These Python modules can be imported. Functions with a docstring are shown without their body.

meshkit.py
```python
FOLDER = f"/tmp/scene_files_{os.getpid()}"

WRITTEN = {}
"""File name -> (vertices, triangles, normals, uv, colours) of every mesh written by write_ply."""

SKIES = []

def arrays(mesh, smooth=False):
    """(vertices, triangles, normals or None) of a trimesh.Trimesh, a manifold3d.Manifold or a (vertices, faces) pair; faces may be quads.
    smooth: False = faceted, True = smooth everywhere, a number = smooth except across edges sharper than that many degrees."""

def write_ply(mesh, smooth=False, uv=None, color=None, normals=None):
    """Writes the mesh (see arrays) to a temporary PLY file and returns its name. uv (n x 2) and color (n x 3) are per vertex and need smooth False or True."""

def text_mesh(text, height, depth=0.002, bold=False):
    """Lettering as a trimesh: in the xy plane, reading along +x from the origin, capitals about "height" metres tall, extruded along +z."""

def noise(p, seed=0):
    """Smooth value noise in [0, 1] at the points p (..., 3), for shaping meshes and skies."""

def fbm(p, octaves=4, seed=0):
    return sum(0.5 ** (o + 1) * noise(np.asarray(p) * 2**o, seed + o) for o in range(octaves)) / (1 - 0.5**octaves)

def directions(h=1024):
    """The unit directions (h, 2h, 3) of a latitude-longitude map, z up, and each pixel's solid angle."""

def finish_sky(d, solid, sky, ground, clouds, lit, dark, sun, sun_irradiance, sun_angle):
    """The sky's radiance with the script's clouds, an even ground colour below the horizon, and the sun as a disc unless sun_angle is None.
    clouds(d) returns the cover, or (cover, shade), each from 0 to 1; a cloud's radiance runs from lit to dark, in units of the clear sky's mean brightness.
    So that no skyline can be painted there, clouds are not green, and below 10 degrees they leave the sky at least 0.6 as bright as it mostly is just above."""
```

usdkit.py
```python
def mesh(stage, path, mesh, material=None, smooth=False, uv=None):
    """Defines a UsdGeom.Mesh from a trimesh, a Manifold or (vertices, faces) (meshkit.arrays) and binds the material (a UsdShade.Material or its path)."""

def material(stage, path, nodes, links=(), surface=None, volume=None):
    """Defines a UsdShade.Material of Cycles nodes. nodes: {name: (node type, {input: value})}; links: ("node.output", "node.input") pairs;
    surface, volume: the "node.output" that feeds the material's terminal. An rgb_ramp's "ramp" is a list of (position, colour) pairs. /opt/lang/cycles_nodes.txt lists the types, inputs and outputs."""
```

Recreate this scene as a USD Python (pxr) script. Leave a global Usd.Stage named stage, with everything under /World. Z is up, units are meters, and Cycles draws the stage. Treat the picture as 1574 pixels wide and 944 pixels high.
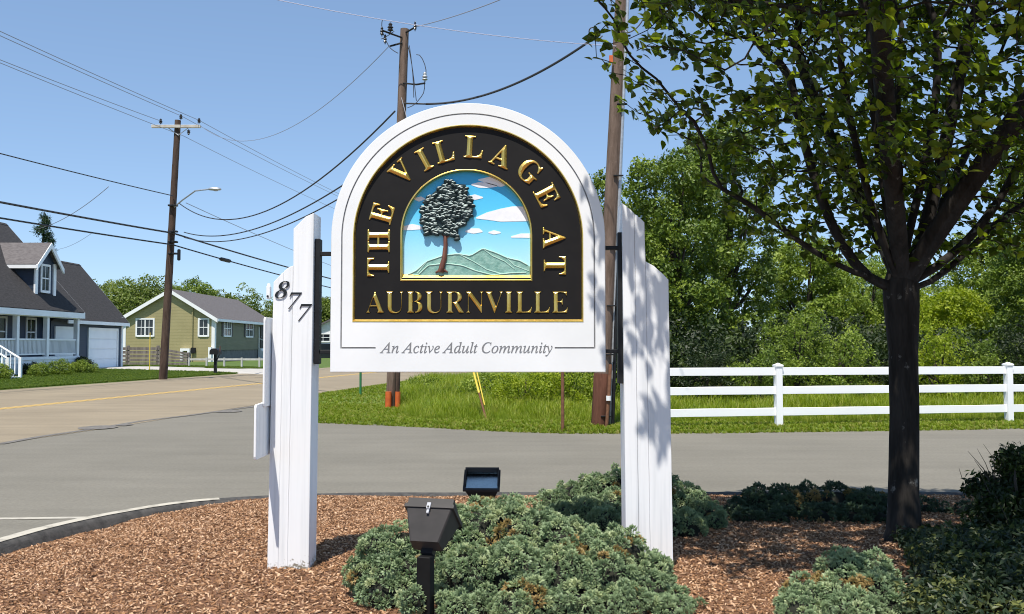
import json, math, random
import numpy as np, trimesh
from pxr import Gf, Sdf, Usd, UsdGeom, UsdLux, UsdShade, Vt
from scipy.spatial import Delaunay
from scipy.spatial.transform import Rotation as R3
from shapely import affinity, contains_xy
from shapely.geometry import LineString, MultiPolygon, Point, Polygon, box as sbox
import usdkit
from meshkit import fbm, noise

random.seed(7); np.random.seed(7)
stage = Usd.Stage.CreateInMemory()
UsdGeom.SetStageUpAxis(stage, UsdGeom.Tokens.z)
UsdGeom.SetStageMetersPerUnit(stage, 1.0)
WORLD = UsdGeom.Xform.Define(stage, '/World'); stage.SetDefaultPrim(WORLD.GetPrim())
UsdGeom.Scope.Define(stage, '/World/Looks')

# ---------------------------------------------------------------- camera, sky, sun, exposure
EYE, FPX, PITCH = 1.6, 1400.0, math.atan(58 / 1400)
cam = UsdGeom.Camera.Define(stage, '/World/camera')
cam.AddTranslateOp().Set(Gf.Vec3d(0, 0, EYE)); cam.AddRotateXOp().Set(90 + math.degrees(PITCH))
cam.CreateFocalLengthAttr(32.0); cam.CreateHorizontalApertureAttr(32.0 * 1574 / FPX); cam.CreateVerticalApertureAttr(32.0 * 944 / FPX)
cam.CreateClippingRangeAttr(Gf.Vec2f(0.05, 5000)); cam.CreateExposureAttr(0.42)
AZ, EL = math.radians(18), math.radians(66)          # shadows fall away from the camera and a little to the right
SUN = np.array([-math.sin(AZ) * math.cos(EL), -math.cos(AZ) * math.cos(EL), math.sin(EL)])
sky_mat = usdkit.material(stage, '/World/Looks/sky_air', {
    's': ('sky_texture', {'sky_type': 'single_scattering', 'sun_disc': False, 'sun_elevation': EL, 'sun_rotation': math.atan2(SUN[0], SUN[1]), 'altitude': 50.0, 'air_density': 0.75, 'aerosol_density': 0.1, 'ozone_density': 1.6}),
    'gm': ('gamma', {'gamma': 0.6}), 'tint': ('mix_color', {'blend_type': 'multiply', 'fac': 1.0, 'b': (1.13, 1.37, 1.63), 'use_clamp': False}),
    'b': ('background_shader', {'strength': 0.15})}, [('s.color', 'gm.color'), ('gm.color', 'tint.a'), ('tint.result', 'b.color')], surface='b.background')
dome = UsdLux.DomeLight.Define(stage, '/World/sky'); dome.CreateIntensityAttr(1.0)
UsdShade.MaterialBindingAPI.Apply(dome.GetPrim()).Bind(sky_mat)
sun = UsdLux.DistantLight.Define(stage, '/World/sun'); sun.CreateIntensityAttr(1.25); sun.CreateAngleAttr(0.5)
sun.CreateColorAttr(Gf.Vec3f(1.0, 0.95, 0.87)); sun.CreateNormalizeAttr(True)
_r = R3.align_vectors([SUN], [[0, 0, 1]])[0].as_euler('xyz', degrees=True)
sun.AddRotateXYZOp().Set(Gf.Vec3f(*map(float, _r)))

# ---------------------------------------------------------------- helpers
def ray(px, py):
    a, b = (px - 787) / FPX, (472 - py) / FPX
    return np.array([a, math.cos(PITCH) - b * math.sin(PITCH), math.sin(PITCH) + b * math.cos(PITCH)])
def D(px, py, y):                       # the point seen at that spot of the photograph on the vertical plane y metres away
    r = ray(px, py); return np.array([0, 0, EYE]) + r * (y / r[1])
def G(px, py, z=0.0):                   # ... on the level z
    r = ray(px, py); return np.array([0, 0, EYE]) + r * ((z - EYE) / r[2])
_used = {}
def numbered(path):
    n = _used.get(path, -1) + 1; _used[path] = n
    return path if n == 0 else f'{path}_{n:03d}'
ORG = {}                                # where each thing's own axes stand, so that its parts can be given in world axes
def org(parent):
    p = pth(parent)
    while p and p != '/World':
        if p in ORG: return ORG[p]
        p = p.rpartition('/')[0]
    return np.zeros(3)
def pth(parent): return '/World' if parent is None else str(parent.GetPath())
def tag(o, label=None, cat=None, group=None, kind=None):
    o = o.GetPrim() if hasattr(o, 'GetPrim') else o
    for k, v in (('label', label), ('category', cat), ('group', group), ('kind', kind)):
        if v: o.SetCustomDataByKey(k, v)
    return o
def thing(name, label=None, cat=None, loc=(0, 0, 0), rotz=0.0, group=None, parent=None, kind=None):
    x = UsdGeom.Xform.Define(stage, numbered(f'{pth(parent)}/{name}'))
    x.AddTranslateOp().Set(Gf.Vec3d(*map(float, loc))); x.AddRotateZOp().Set(float(rotz))
    ORG[str(x.GetPath())] = org(parent) + np.asarray(loc, float)
    return tag(x, label, cat, group, kind)
def move(t, loc, rotz=0.0):
    t.GetAttribute('xformOp:translate').Set(Gf.Vec3d(*map(float, loc))); t.GetAttribute('xformOp:rotateZ').Set(float(rotz))
def obj(name, mesh, mat, parent=None, smooth=False, **kw):
    o = org(parent)
    if o.any(): mesh = mesh.copy(); mesh.apply_translation(-o)
    p = usdkit.mesh(stage, numbered(f'{pth(parent)}/{name}'), mesh, mat, smooth=smooth)
    return tag(p, **kw) if kw else p.GetPrim()
def copy_of(proto, loc, rotz=0.0, label=None, group=None):
    x = UsdGeom.Xform.Define(stage, numbered('/World/' + proto.GetName().rstrip('_0123456789')))
    x.GetPrim().GetReferences().AddInternalReference(proto.GetPath())
    move(x.GetPrim(), loc, rotz); x.GetPrim().SetInstanceable(True)
    was = proto.GetCustomData()
    return tag(x, label or was.get('label'), was.get('category'), group or was.get('group'))

class MB:                               # collects pieces of ONE mesh
    def __init__(s): s.v, s.f, s.n = [], [], 0
    def add(s, v, f=None):
        if f is None: v, f = np.asarray(v.vertices), np.asarray(v.faces)
        v, f = np.asarray(v, float), np.asarray(f, int)
        if f.shape[1] == 4: f = np.vstack([f[:, [0, 1, 2]], f[:, [0, 2, 3]]])
        s.v.append(v); s.f.append(f + s.n); s.n += len(v); return s
    def get(s): return trimesh.Trimesh(np.vstack(s.v), np.vstack(s.f), process=False)
    def box(s, lo, hi, c=0.0):
        lo, hi = np.asarray(lo, float), np.asarray(hi, float)
        if c <= 0: return s.add(trimesh.creation.box(bounds=[lo, hi]))
        p = [(lo[0], lo[1]), (hi[0], lo[1]), (hi[0], hi[1]), (lo[0], hi[1])]
        m = cprism(p, hi[2] - lo[2], c); m.apply_translation([0, 0, lo[2]]); return s.add(m)
    def tube(s, pts, r, sides=8, caps=True):
        p = np.asarray(pts, float); r = np.broadcast_to(r, (len(p),))
        t = np.gradient(p, axis=0); t /= np.linalg.norm(t, axis=1, keepdims=True) + 1e-12
        a = np.cross(t, [0, 0, 1.0]); bad = np.linalg.norm(a, axis=1) < 0.25
        a[bad] = np.cross(t[bad], [0, 1.0, 0]); a /= np.linalg.norm(a, axis=1, keepdims=True) + 1e-12
        for i in range(1, len(p)):      # keep the frame from twisting
            q = a[i - 1] - t[i] * (a[i - 1] @ t[i]); n = np.linalg.norm(q)
            if n > 1e-6: a[i] = q / n
        b = np.cross(t, a); g = np.arange(sides) * 2 * np.pi / sides
        v = p[:, None] + r[:, None, None] * (np.cos(g)[None, :, None] * a[:, None] + np.sin(g)[None, :, None] * b[:, None])
        i, j = np.meshgrid(np.arange(len(p) - 1), np.arange(sides), indexing='ij')
        q = np.stack([i * sides + j, i * sides + (j + 1) % sides, (i + 1) * sides + (j + 1) % sides, (i + 1) * sides + j], -1).reshape(-1, 4)
        f = np.vstack([q[:, [0, 1, 2]], q[:, [0, 2, 3]]]); v = v.reshape(-1, 3)
        if caps:
            k = np.arange(1, sides - 1); e = (len(p) - 1) * sides
            f = np.vstack([f, np.stack([0 * k, k + 1, k], 1), np.stack([0 * k + e, k + e, k + 1 + e], 1)])
        return s.add(v, f)
def offset_loop(p, d):                  # moves a simple counter-clockwise loop inwards by d
    p = np.asarray(p, float); a, b = p - np.roll(p, 1, 0), np.roll(p, -1, 0) - p
    a /= np.linalg.norm(a, axis=1, keepdims=True); b /= np.linalg.norm(b, axis=1, keepdims=True)
    na, nb = np.stack([-a[:, 1], a[:, 0]], 1), np.stack([-b[:, 1], b[:, 0]], 1)
    m = na + nb; return p + m * (d / np.maximum((m * na).sum(1), 0.3))[:, None]
def cap(p):
    return trimesh.creation.triangulate_polygon(Polygon(p), engine='earcut')[1]
def cprism(p, t, c=0.004, top_only=False):   # prism of a loop in xy, 0..t along z, with chamfered rims
    p = np.asarray(p, float)
    if Polygon(p).exterior.is_ccw is False: p = p[::-1]
    q, n = offset_loop(p, c), len(p)
    rings = ([(p, 0)] if top_only else [(q, 0), (p, c)]) + [(p, t - c), (q, t)]
    v = np.vstack([np.c_[r, np.full(n, z)] for r, z in rings]); i = np.arange(n); j = (i + 1) % n
    f = np.vstack([np.vstack([np.stack([k * n + i, k * n + j, (k + 1) * n + j], 1), np.stack([k * n + i, (k + 1) * n + j, (k + 1) * n + i], 1)]) for k in range(len(rings) - 1)])
    tri = trimesh.creation.triangulate_polygon(Polygon(p), engine='earcut')
    tv, tf = tri
    idx = np.array([np.argmin(((p - x) ** 2).sum(1)) for x in tv])[tf]
    ar = np.cross(p[idx[:, 1]] - p[idx[:, 0]], p[idx[:, 2]] - p[idx[:, 0]]); idx[ar < 0] = idx[ar < 0][:, ::-1]
    return trimesh.Trimesh(v, np.vstack([f, idx[:, ::-1], idx + (len(rings) - 1) * n]), process=False)
FRONT = np.array([[1, 0, 0, 0], [0, 0, -1, 0], [0, 1, 0, 0], [0, 0, 0, 1.0]])     # a drawing's (u, v, out) to world (x, -y, z)
def upright(m, at=(0, 0, 0)):
    m = m.copy(); m.apply_transform(FRONT); m.apply_translation(at); return m
def extrude(poly, t):
    return trimesh.util.concatenate([trimesh.creation.extrude_polygon(g, t, engine='earcut') for g in getattr(poly, 'geoms', [poly]) if g.area > 1e-9])
def sheet(poly, zf, step, edge=None):   # a ground sheet over a polygon: zf(x, y, distance to the edge)
    x0, y0, x1, y1 = poly.bounds
    gx, gy = np.meshgrid(np.arange(x0, x1 + step, step), np.arange(y0, y1 + step, step))
    gx = gx + (np.arange(gx.shape[0]) % 2)[:, None] * step * 0.5
    g = np.c_[gx.ravel(), gy.ravel()]
    inner = poly.buffer(-step * 0.35)
    g = g[contains_xy(inner, g[:, 0], g[:, 1])]
    L = poly.exterior.length; e = edge or step
    b = np.array([poly.exterior.interpolate(d).coords[0] for d in np.linspace(0, L, int(L / e) + 8, endpoint=False)] + list(poly.exterior.coords)[:-1])
    p = np.unique(np.round(np.vstack([g, b]), 5), axis=0); t = Delaunay(p).simplices
    c = p[t].mean(1); t = t[contains_xy(poly.buffer(1e-4), c[:, 0], c[:, 1])]
    a = np.cross(p[t[:, 1]] - p[t[:, 0]], p[t[:, 2]] - p[t[:, 0]]); t = t[np.abs(a) > 1e-7]; a = a[np.abs(a) > 1e-7]; t[a < 0] = t[a < 0][:, ::-1]
    dist = _dist(poly, p)
    return trimesh.Trimesh(np.c_[p, zf(p[:, 0], p[:, 1], dist)], t, process=False)
def _dist(poly, p):
    c = np.asarray(poly.exterior.coords); a, b = c[:-1], c[1:]; out = np.full(len(p), 1e9)
    for u, w in zip(a, b):
        d = w - u; t = np.clip(((p - u) @ d) / (d @ d), 0, 1); out = np.minimum(out, np.linalg.norm(p - u - t[:, None] * d, axis=1))
    return out
def sstep(x): x = np.clip(x, 0, 1); return x * x * (3 - 2 * x)
def scatter(name, protos, pos, rot, scale, parent=None, which=None, **kw):
    """One PointInstancer. protos: [(mesh, material)], rot: scipy Rotation."""
    path = numbered(f'{pth(parent)}/{name}'); pi = UsdGeom.PointInstancer.Define(stage, path)
    targets = []
    for k, (m, mat) in enumerate(protos):
        q = usdkit.mesh(stage, f'{path}/piece_{k + 1:03d}', m, mat); targets.append(q.GetPath())
    pi.CreatePrototypesRel().SetTargets(targets); n = len(pos)
    pi.CreatePositionsAttr(Vt.Vec3fArray.FromNumpy((np.asarray(pos) - org(parent)).astype(np.float32)))
    q = rot.as_quat().astype(np.float32)
    pi.CreateOrientationsAttr(Vt.QuathArray([Gf.Quath(float(w), float(x), float(y), float(z)) for x, y, z, w in q]))
    s = np.asarray(scale, np.float32); s = np.repeat(s[:, None], 3, 1) if s.ndim == 1 else s
    pi.CreateScalesAttr(Vt.Vec3fArray.FromNumpy(np.ascontiguousarray(s)))
    which = np.random.default_rng(n).integers(0, len(protos), n) if which is None else which
    pi.CreateProtoIndicesAttr(Vt.IntArray.FromNumpy(np.asarray(which, np.int32)))
    return tag(pi, **kw)
def facing(normals, rng, spread=0.0):   # rotations that turn +z to each normal with a random spin
    n = np.asarray(normals, float) + rng.normal(0, spread, (len(normals), 3)); n /= np.linalg.norm(n, axis=1, keepdims=True)
    s = rng.uniform(0, 2 * np.pi, len(n)); h = np.cross([0, 0, 1.0], n); l = np.linalg.norm(h, axis=1, keepdims=True)
    h = np.where(l > 1e-6, h / np.maximum(l, 1e-9), [1.0, 0, 0]); a = np.arccos(np.clip(n[:, 2], -1, 1))
    return R3.from_rotvec(h * a[:, None]) * R3.from_rotvec(np.c_[0 * s, 0 * s, s])

# ---------------------------------------------------------------- materials
M = {}
def mat(name, c1, c2=None, scale=4.0, rough=0.6, bump=0.0, bscale=None, metallic=0.0, stretch=(1, 1, 1), detail=5.0, local=False, spec=None, c3=None, ramp=(0.35, 0.65)):
    c2 = c1 if c2 is None else c2
    src = 'co.object' if local else 'g.position'
    stops = [(ramp[0], c1), (ramp[1], c2)] + ([(min(ramp[1] + 0.12, 1), c3)] if c3 is not None else [])
    n = {'g': ('geometry', {}), 'co': ('texture_coordinate', {}), 'm': ('mapping', {'scale': stretch}), 'n': ('noise_texture', {'scale': scale, 'detail': detail, 'roughness': 0.6}),
         'r': ('rgb_ramp', {'ramp': stops}), 'p': ('principled_bsdf', {'roughness': rough, 'metallic': metallic, **({'specular_ior_level': spec} if spec is not None else {})})}
    l = [(src, 'm.vector'), ('m.vector', 'n.vector'), ('n.fac', 'r.fac'), ('r.color', 'p.base_color')]
    if bump:
        n['n2'] = ('noise_texture', {'scale': bscale or scale * 3, 'detail': 6.0, 'roughness': 0.6}); n['b'] = ('bump', {'strength': bump, 'distance': 0.02})
        l += [('m.vector', 'n2.vector'), ('n2.fac', 'b.height'), ('b.normal', 'p.normal')]
    M[name] = usdkit.material(stage, f'/World/Looks/{name}', n, l, surface='p.BSDF'); return M[name]
def leafmat(name, c1, c2, trans=0.35, tcol=None, rough=0.5, c3=None):
    """Foliage: a colour of its own for every copy, some light let through."""
    stops = [(0.0, c1), (0.7, c2)] + ([(1.0, c3)] if c3 else [])
    tc = tcol or tuple(min(1, x * 1.9) for x in c2)
    n = {'o': ('object_info', {}), 'i': ('geometry', {}), 'mx': ('math', {'math_type': 'add'}), 'fr': ('math', {'math_type': 'fraction'}), 'r': ('rgb_ramp', {'ramp': stops}), 'p': ('principled_bsdf', {'roughness': rough, 'specular_ior_level': 0.35}),
         't': ('translucent_bsdf', {}), 'tm': ('mix_color', {'blend_type': 'multiply', 'fac': 1.0, 'b': (1.9, 1.9, 0.9), 'use_clamp': False}), 'x': ('mix_closure', {'fac': trans})}
    l = [('o.random', 'mx.value1'), ('i.random_per_island', 'mx.value2'), ('mx.value', 'fr.value1'), ('fr.value', 'r.fac'), ('r.color', 'p.base_color'), ('r.color', 'tm.a'), ('tm.result', 't.color'), ('p.BSDF', 'x.closure1'), ('t.BSDF', 'x.closure2')]
    M[name] = usdkit.material(stage, f'/World/Looks/{name}', n, l, surface='x.closure'); return M[name]

mat('white_paint', (0.775, 0.78, 0.775), (0.85, 0.85, 0.845), 1.6, 0.42, detail=8.0)
def painted_wood(name):                  # white paint on boards: long grain, dirt near the ground, peeling at the foot
    n = {'g': ('geometry', {}), 'm': ('mapping', {'scale': (30.0, 30.0, 1.2)}), 'n': ('noise_texture', {'scale': 1.0, 'detail': 6.0}), 'r': ('rgb_ramp', {'ramp': [(0.3, (0.70, 0.71, 0.715)), (0.5, (0.81, 0.81, 0.81)), (0.7, (0.84, 0.84, 0.84))]}),
         'sx': ('separate_xyz', {}), 'mr': ('map_range', {'from_min': 0.18, 'from_max': 0.42, 'to_min': 0.62, 'to_max': 0.1, 'clamp': True}), 'n2': ('noise_texture', {'scale': 38.0, 'detail': 5.0, 'roughness': 0.7}),
         'lt': ('math', {'math_type': 'subtract'}), 'sc': ('math', {'math_type': 'multiply', 'value2': 14.0}), 'cl': ('clamp', {}), 'mc': ('mix_color', {'b': (0.25, 0.22, 0.17), 'blend_type': 'mix'}), 'b': ('bump', {'strength': 0.04, 'distance': 0.004}), 'p': ('principled_bsdf', {'roughness': 0.5})}
    l = [('g.position', 'm.vector'), ('m.vector', 'n.vector'), ('n.fac', 'r.fac'), ('g.position', 'sx.vector'), ('sx.z', 'mr.value'), ('g.position', 'n2.vector'), ('mr.result', 'lt.value1'), ('n2.fac', 'lt.value2'), ('lt.value', 'sc.value1'), ('sc.value', 'cl.value'), ('cl.result', 'mc.fac'),
         ('r.color', 'mc.a'), ('mc.result', 'p.base_color'), ('n.fac', 'b.height'), ('b.normal', 'p.normal')]
    M[name] = usdkit.material(stage, f'/World/Looks/{name}', n, l, surface='p.BSDF')
painted_wood('painted_wood')
mat('vinyl', (0.82, 0.82, 0.82), (0.86, 0.86, 0.86), 2.0, 0.35)
mat('trim_white', (0.74, 0.74, 0.73), (0.8, 0.8, 0.8), 1.0, 0.5)
mat('gold', (0.80, 0.52, 0.11), (0.95, 0.68, 0.21), 9.0, 0.36, 0.06, 60, metallic=1.0)
mat('sign_black', (0.007, 0.006, 0.006), (0.011, 0.0095, 0.009), 5.0, 0.6, spec=0.22)
mat('grey_print', (0.18, 0.18, 0.19), (0.24, 0.24, 0.24), 30.0, 0.6)
mat('black_metal', (0.008, 0.008, 0.009), (0.014, 0.014, 0.015), 8.0, 0.5, 0.03, 80, spec=0.3)
mat('bronze_housing', (0.026, 0.0235, 0.0225), (0.036, 0.032, 0.031), 12.0, 0.5, 0.06, 180, spec=0.25)
mat('clip_steel', (0.30, 0.31, 0.34), (0.36, 0.37, 0.40), 20.0, 0.5)
mat('reflector', (0.62, 0.68, 0.70), (0.72, 0.77, 0.79), 20.0, 0.3, metallic=0.3)
mat('galvanised', (0.42, 0.43, 0.44), (0.55, 0.56, 0.57), 12.0, 0.45, metallic=0.7)
mat('digit_black', (0.01, 0.01, 0.01), rough=0.35)
mat('carved_green', (0.16, 0.34, 0.29), (0.3, 0.5, 0.43), 28.0, 0.6, 0.2, 60)
mat('carved_ridge', (0.36, 0.56, 0.47), (0.48, 0.67, 0.57), 30.0, 0.6)
mat('carved_leaf', (0.006, 0.017, 0.018), (0.018, 0.04, 0.04), 50.0, 0.5)
mat('carved_tip', (0.42, 0.52, 0.48), (0.66, 0.73, 0.68), 60.0, 0.5)
mat('carved_bark', (0.10, 0.035, 0.025), (0.22, 0.08, 0.045), 60.0, 0.6, stretch=(1, 1, .2), c3=(0.45, 0.2, 0.1))
mat('carved_cloud', (0.80, 0.80, 0.83), (0.90, 0.89, 0.90), 14.0, 0.6)
def picture_sky():
    z0 = D(720, 430, 5.7)[2]; z1 = D(720, 258, 5.7)[2]
    n = {'g': ('geometry', {}), 's': ('separate_xyz', {}), 'm': ('map_range', {'from_min': z0, 'from_max': z1, 'clamp': True}), 'r': ('rgb_ramp', {'ramp': [(0, (0.58, 0.84, 0.94)), (0.25, (0.38, 0.76, 0.94)), (0.6, (0.10, 0.58, 0.88)), (1.0, (0.03, 0.40, 0.76))]}), 'p': ('principled_bsdf', {'roughness': 0.5})}
    M['picture_sky'] = usdkit.material(stage, '/World/Looks/picture_sky', n, [('g.position', 's.vector'), ('s.z', 'm.value'), ('m.result', 'r.fac'), ('r.color', 'p.base_color')], surface='p.BSDF')
picture_sky()
def asphalt(name, c1, c2, patch, grit):
    n = {'g': ('geometry', {}), 'n': ('noise_texture', {'scale': 0.35, 'detail': 6.0, 'roughness': 0.65}), 'm': ('mapping', {'scale': (0.25, 2.2, 1)}), 'n3': ('noise_texture', {'scale': 1.3, 'detail': 4.0}), 'r': ('rgb_ramp', {'ramp': [(0.3, c1), (0.7, c2)]}),
         'n2': ('noise_texture', {'scale': 24.0, 'detail': 6.0, 'roughness': 0.85}), 'v': ('voronoi_texture', {'scale': 160.0}), 'r2': ('rgb_ramp', {'ramp': [(0.25, (0.6,) * 3), (0.5, (1.0,) * 3), (0.75, (1.3,) * 3)]}), 'r3': ('rgb_ramp', {'ramp': [(0.35, (patch,) * 3), (0.6, (1.0,) * 3)]}),
         'x': ('mix_color', {'blend_type': 'multiply', 'fac': grit, 'use_clamp': False}), 'x2': ('mix_color', {'blend_type': 'multiply', 'fac': 1.0, 'use_clamp': False}), 'b': ('bump', {'strength': 0.3, 'distance': 0.006}), 'p': ('principled_bsdf', {'roughness': 0.85, 'specular_ior_level': 0.25})}
    l = [('g.position', 'n.vector'), ('n.fac', 'r.fac'), ('g.position', 'n2.vector'), ('n2.fac', 'r2.fac'), ('g.position', 'm.vector'), ('m.vector', 'n3.vector'), ('n3.fac', 'r3.fac'), ('r.color', 'x.a'), ('r2.color', 'x.b'), ('x.result', 'x2.a'), ('r3.color', 'x2.b'), ('x2.result', 'p.base_color'), ('g.position', 'v.vector'), ('v.distance', 'b.height'), ('b.normal', 'p.normal')]
    M[name] = usdkit.material(stage, f'/World/Looks/{name}', n, l, surface='p.BSDF')
asphalt('driveway_asphalt', (0.155, 0.143, 0.116), (0.194, 0.179, 0.146), 0.92, 0.8)
asphalt('street_asphalt', (0.222, 0.182, 0.126), (0.280, 0.230, 0.158), 0.9, 0.6)
mat('dark_asphalt', (0.034, 0.032, 0.03), (0.075, 0.07, 0.064), 14.0, 0.9, 0.5, 70)
mat('patch_asphalt', (0.10, 0.092, 0.082), (0.18, 0.165, 0.145), 9.0, 0.9, 0.4, 90)
mat('road_yellow', (0.50, 0.31, 0.075), (0.62, 0.42, 0.13), 6.0, 0.8, c3=(0.40, 0.31, 0.16))
mat('road_white', (0.34, 0.31, 0.26), (0.44, 0.41, 0.34), 9.0, 0.8)
mat('kerb_paint', (0.24, 0.22, 0.18), (0.43, 0.395, 0.325), 7.0, 0.85, ramp=(0.3, 0.5))
mat('concrete', (0.36, 0.34, 0.31), (0.44, 0.42, 0.38), 1.5, 0.85)
mat('earth', (0.10, 0.11, 0.04), (0.15, 0.15, 0.06), 0.8, 0.95)
mat('lawn', (0.05, 0.088, 0.008), (0.085, 0.135, 0.012), 1.1, 0.9, 0.6, 30, c3=(0.10, 0.15, 0.02))
mat('verge', (0.085, 0.13, 0.012), (0.13, 0.175, 0.02), 1.3, 0.9, 0.6, 40, c3=(0.24, 0.19, 0.06))
mat('mulch_base', (0.10, 0.045, 0.022), (0.24, 0.12, 0.06), 34.0, 0.95, 0.9, 60, c3=(0.33, 0.18, 0.10))
def chipmat(name, c1, c2, c3):
    n = {'o': ('object_info', {}), 'r': ('rgb_ramp', {'ramp': [(0, c1), (0.6, c2), (1.0, c3)]}), 'p': ('principled_bsdf', {'roughness': 0.9, 'specular_ior_level': 0.2})}
    M[name] = usdkit.material(stage, f'/World/Looks/{name}', n, [('o.random', 'r.fac'), ('r.color', 'p.base_color')], surface='p.BSDF')
chipmat('mulch_chip', (0.085, 0.042, 0.022), (0.33, 0.175, 0.088), (0.62, 0.42, 0.27))
leafmat('juniper_leaf', (0.14, 0.20, 0.10), (0.25, 0.33, 0.17), 0.2, c3=(0.40, 0.45, 0.24))
leafmat('dark_sprig', (0.03, 0.055, 0.028), (0.055, 0.09, 0.045), 0.15, c3=(0.09, 0.13, 0.06))  # darker copy of the juniper leaf, the tree's shade put into its colour
leafmat('juniper_dead', (0.22, 0.16, 0.05), (0.32, 0.22, 0.08), 0.15)
mat('juniper_core', (0.008, 0.010, 0.005), (0.018, 0.018, 0.010), 20.0, 0.95)  # near-black, stands for the shade between the tufts
leafmat('pear_leaf', (0.022, 0.040, 0.006), (0.072, 0.118, 0.010), 0.40, c3=(0.26, 0.33, 0.022), rough=0.34)
leafmat('maple_leaf', (0.06, 0.10, 0.010), (0.12, 0.175, 0.017), 0.16, c3=(0.19, 0.25, 0.03))
leafmat('light_leaf', (0.09, 0.14, 0.013), (0.17, 0.235, 0.024), 0.2, c3=(0.26, 0.32, 0.05))
leafmat('yellow_leaf', (0.15, 0.205, 0.008), (0.24, 0.30, 0.014), 0.3, c3=(0.32, 0.36, 0.035))
leafmat('dark_leaf', (0.010, 0.020, 0.004), (0.020, 0.036, 0.006), 0.15, c3=(0.05, 0.075, 0.012))  # own tone of dark shrubs; also painted shade in the wood's undergrowth
leafmat('far_leaf', (0.085, 0.12, 0.02), (0.135, 0.18, 0.032), 0.25, c3=(0.175, 0.22, 0.045))
leafmat('pine_leaf', (0.02, 0.045, 0.018), (0.04, 0.075, 0.03), 0.12)
leafmat('grass_blade', (0.11, 0.165, 0.006), (0.185, 0.24, 0.012), 0.3, c3=(0.28, 0.26, 0.07))
leafmat('tall_blade', (0.12, 0.18, 0.006), (0.205, 0.265, 0.014), 0.32, c3=(0.33, 0.33, 0.07))
leafmat('lawn_blade', (0.055, 0.095, 0.008), (0.095, 0.15, 0.013), 0.25, c3=(0.15, 0.19, 0.022))
leafmat('cover_leaf', (0.016, 0.028, 0.012), (0.03, 0.05, 0.02), 0.15, c3=(0.14, 0.15, 0.04))
def bark(name, c1, c2, lichen=None, s=14.0):
    n = {'g': ('geometry', {}), 'm': ('mapping', {'scale': (1, 1, 0.16)}), 'n': ('noise_texture', {'scale': s, 'detail': 7.0, 'roughness': 0.7}), 'r': ('rgb_ramp', {'ramp': [(0.35, c1), (0.62, c2)]}), 'b': ('bump', {'strength': 0.8, 'distance': 0.03}), 'p': ('principled_bsdf', {'roughness': 0.9, 'specular_ior_level': 0.2}),
         'n2': ('noise_texture', {'scale': 7.0, 'detail': 5.0, 'roughness': 0.65}), 'r2': ('rgb_ramp', {'ramp': [(0.63, (0, 0, 0)), (0.70, (1, 1, 1))]}), 'x': ('mix_color', {'b': lichen or c2})}
    l = [('g.position', 'm.vector'), ('m.vector', 'n.vector'), ('n.fac', 'r.fac'), ('n.fac', 'b.height'), ('b.normal', 'p.normal'), ('g.position', 'n2.vector'), ('n2.fac', 'r2.fac'), ('r2.color', 'x.fac'), ('r.color', 'x.a'), ('x.result', 'p.base_color')]
    M[name] = usdkit.material(stage, f'/World/Looks/{name}', n, l, surface='p.BSDF')
bark('pear_bark', (0.014, 0.012, 0.010), (0.036, 0.031, 0.027), (0.2, 0.19, 0.17))
bark('tree_bark', (0.03, 0.025, 0.02), (0.08, 0.065, 0.05), None, 6.0)
bark('pole_wood', (0.10, 0.068, 0.05), (0.19, 0.135, 0.105), None, 9.0)
bark('pole_dark', (0.05, 0.032, 0.024), (0.10, 0.066, 0.05), None, 9.0)
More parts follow.
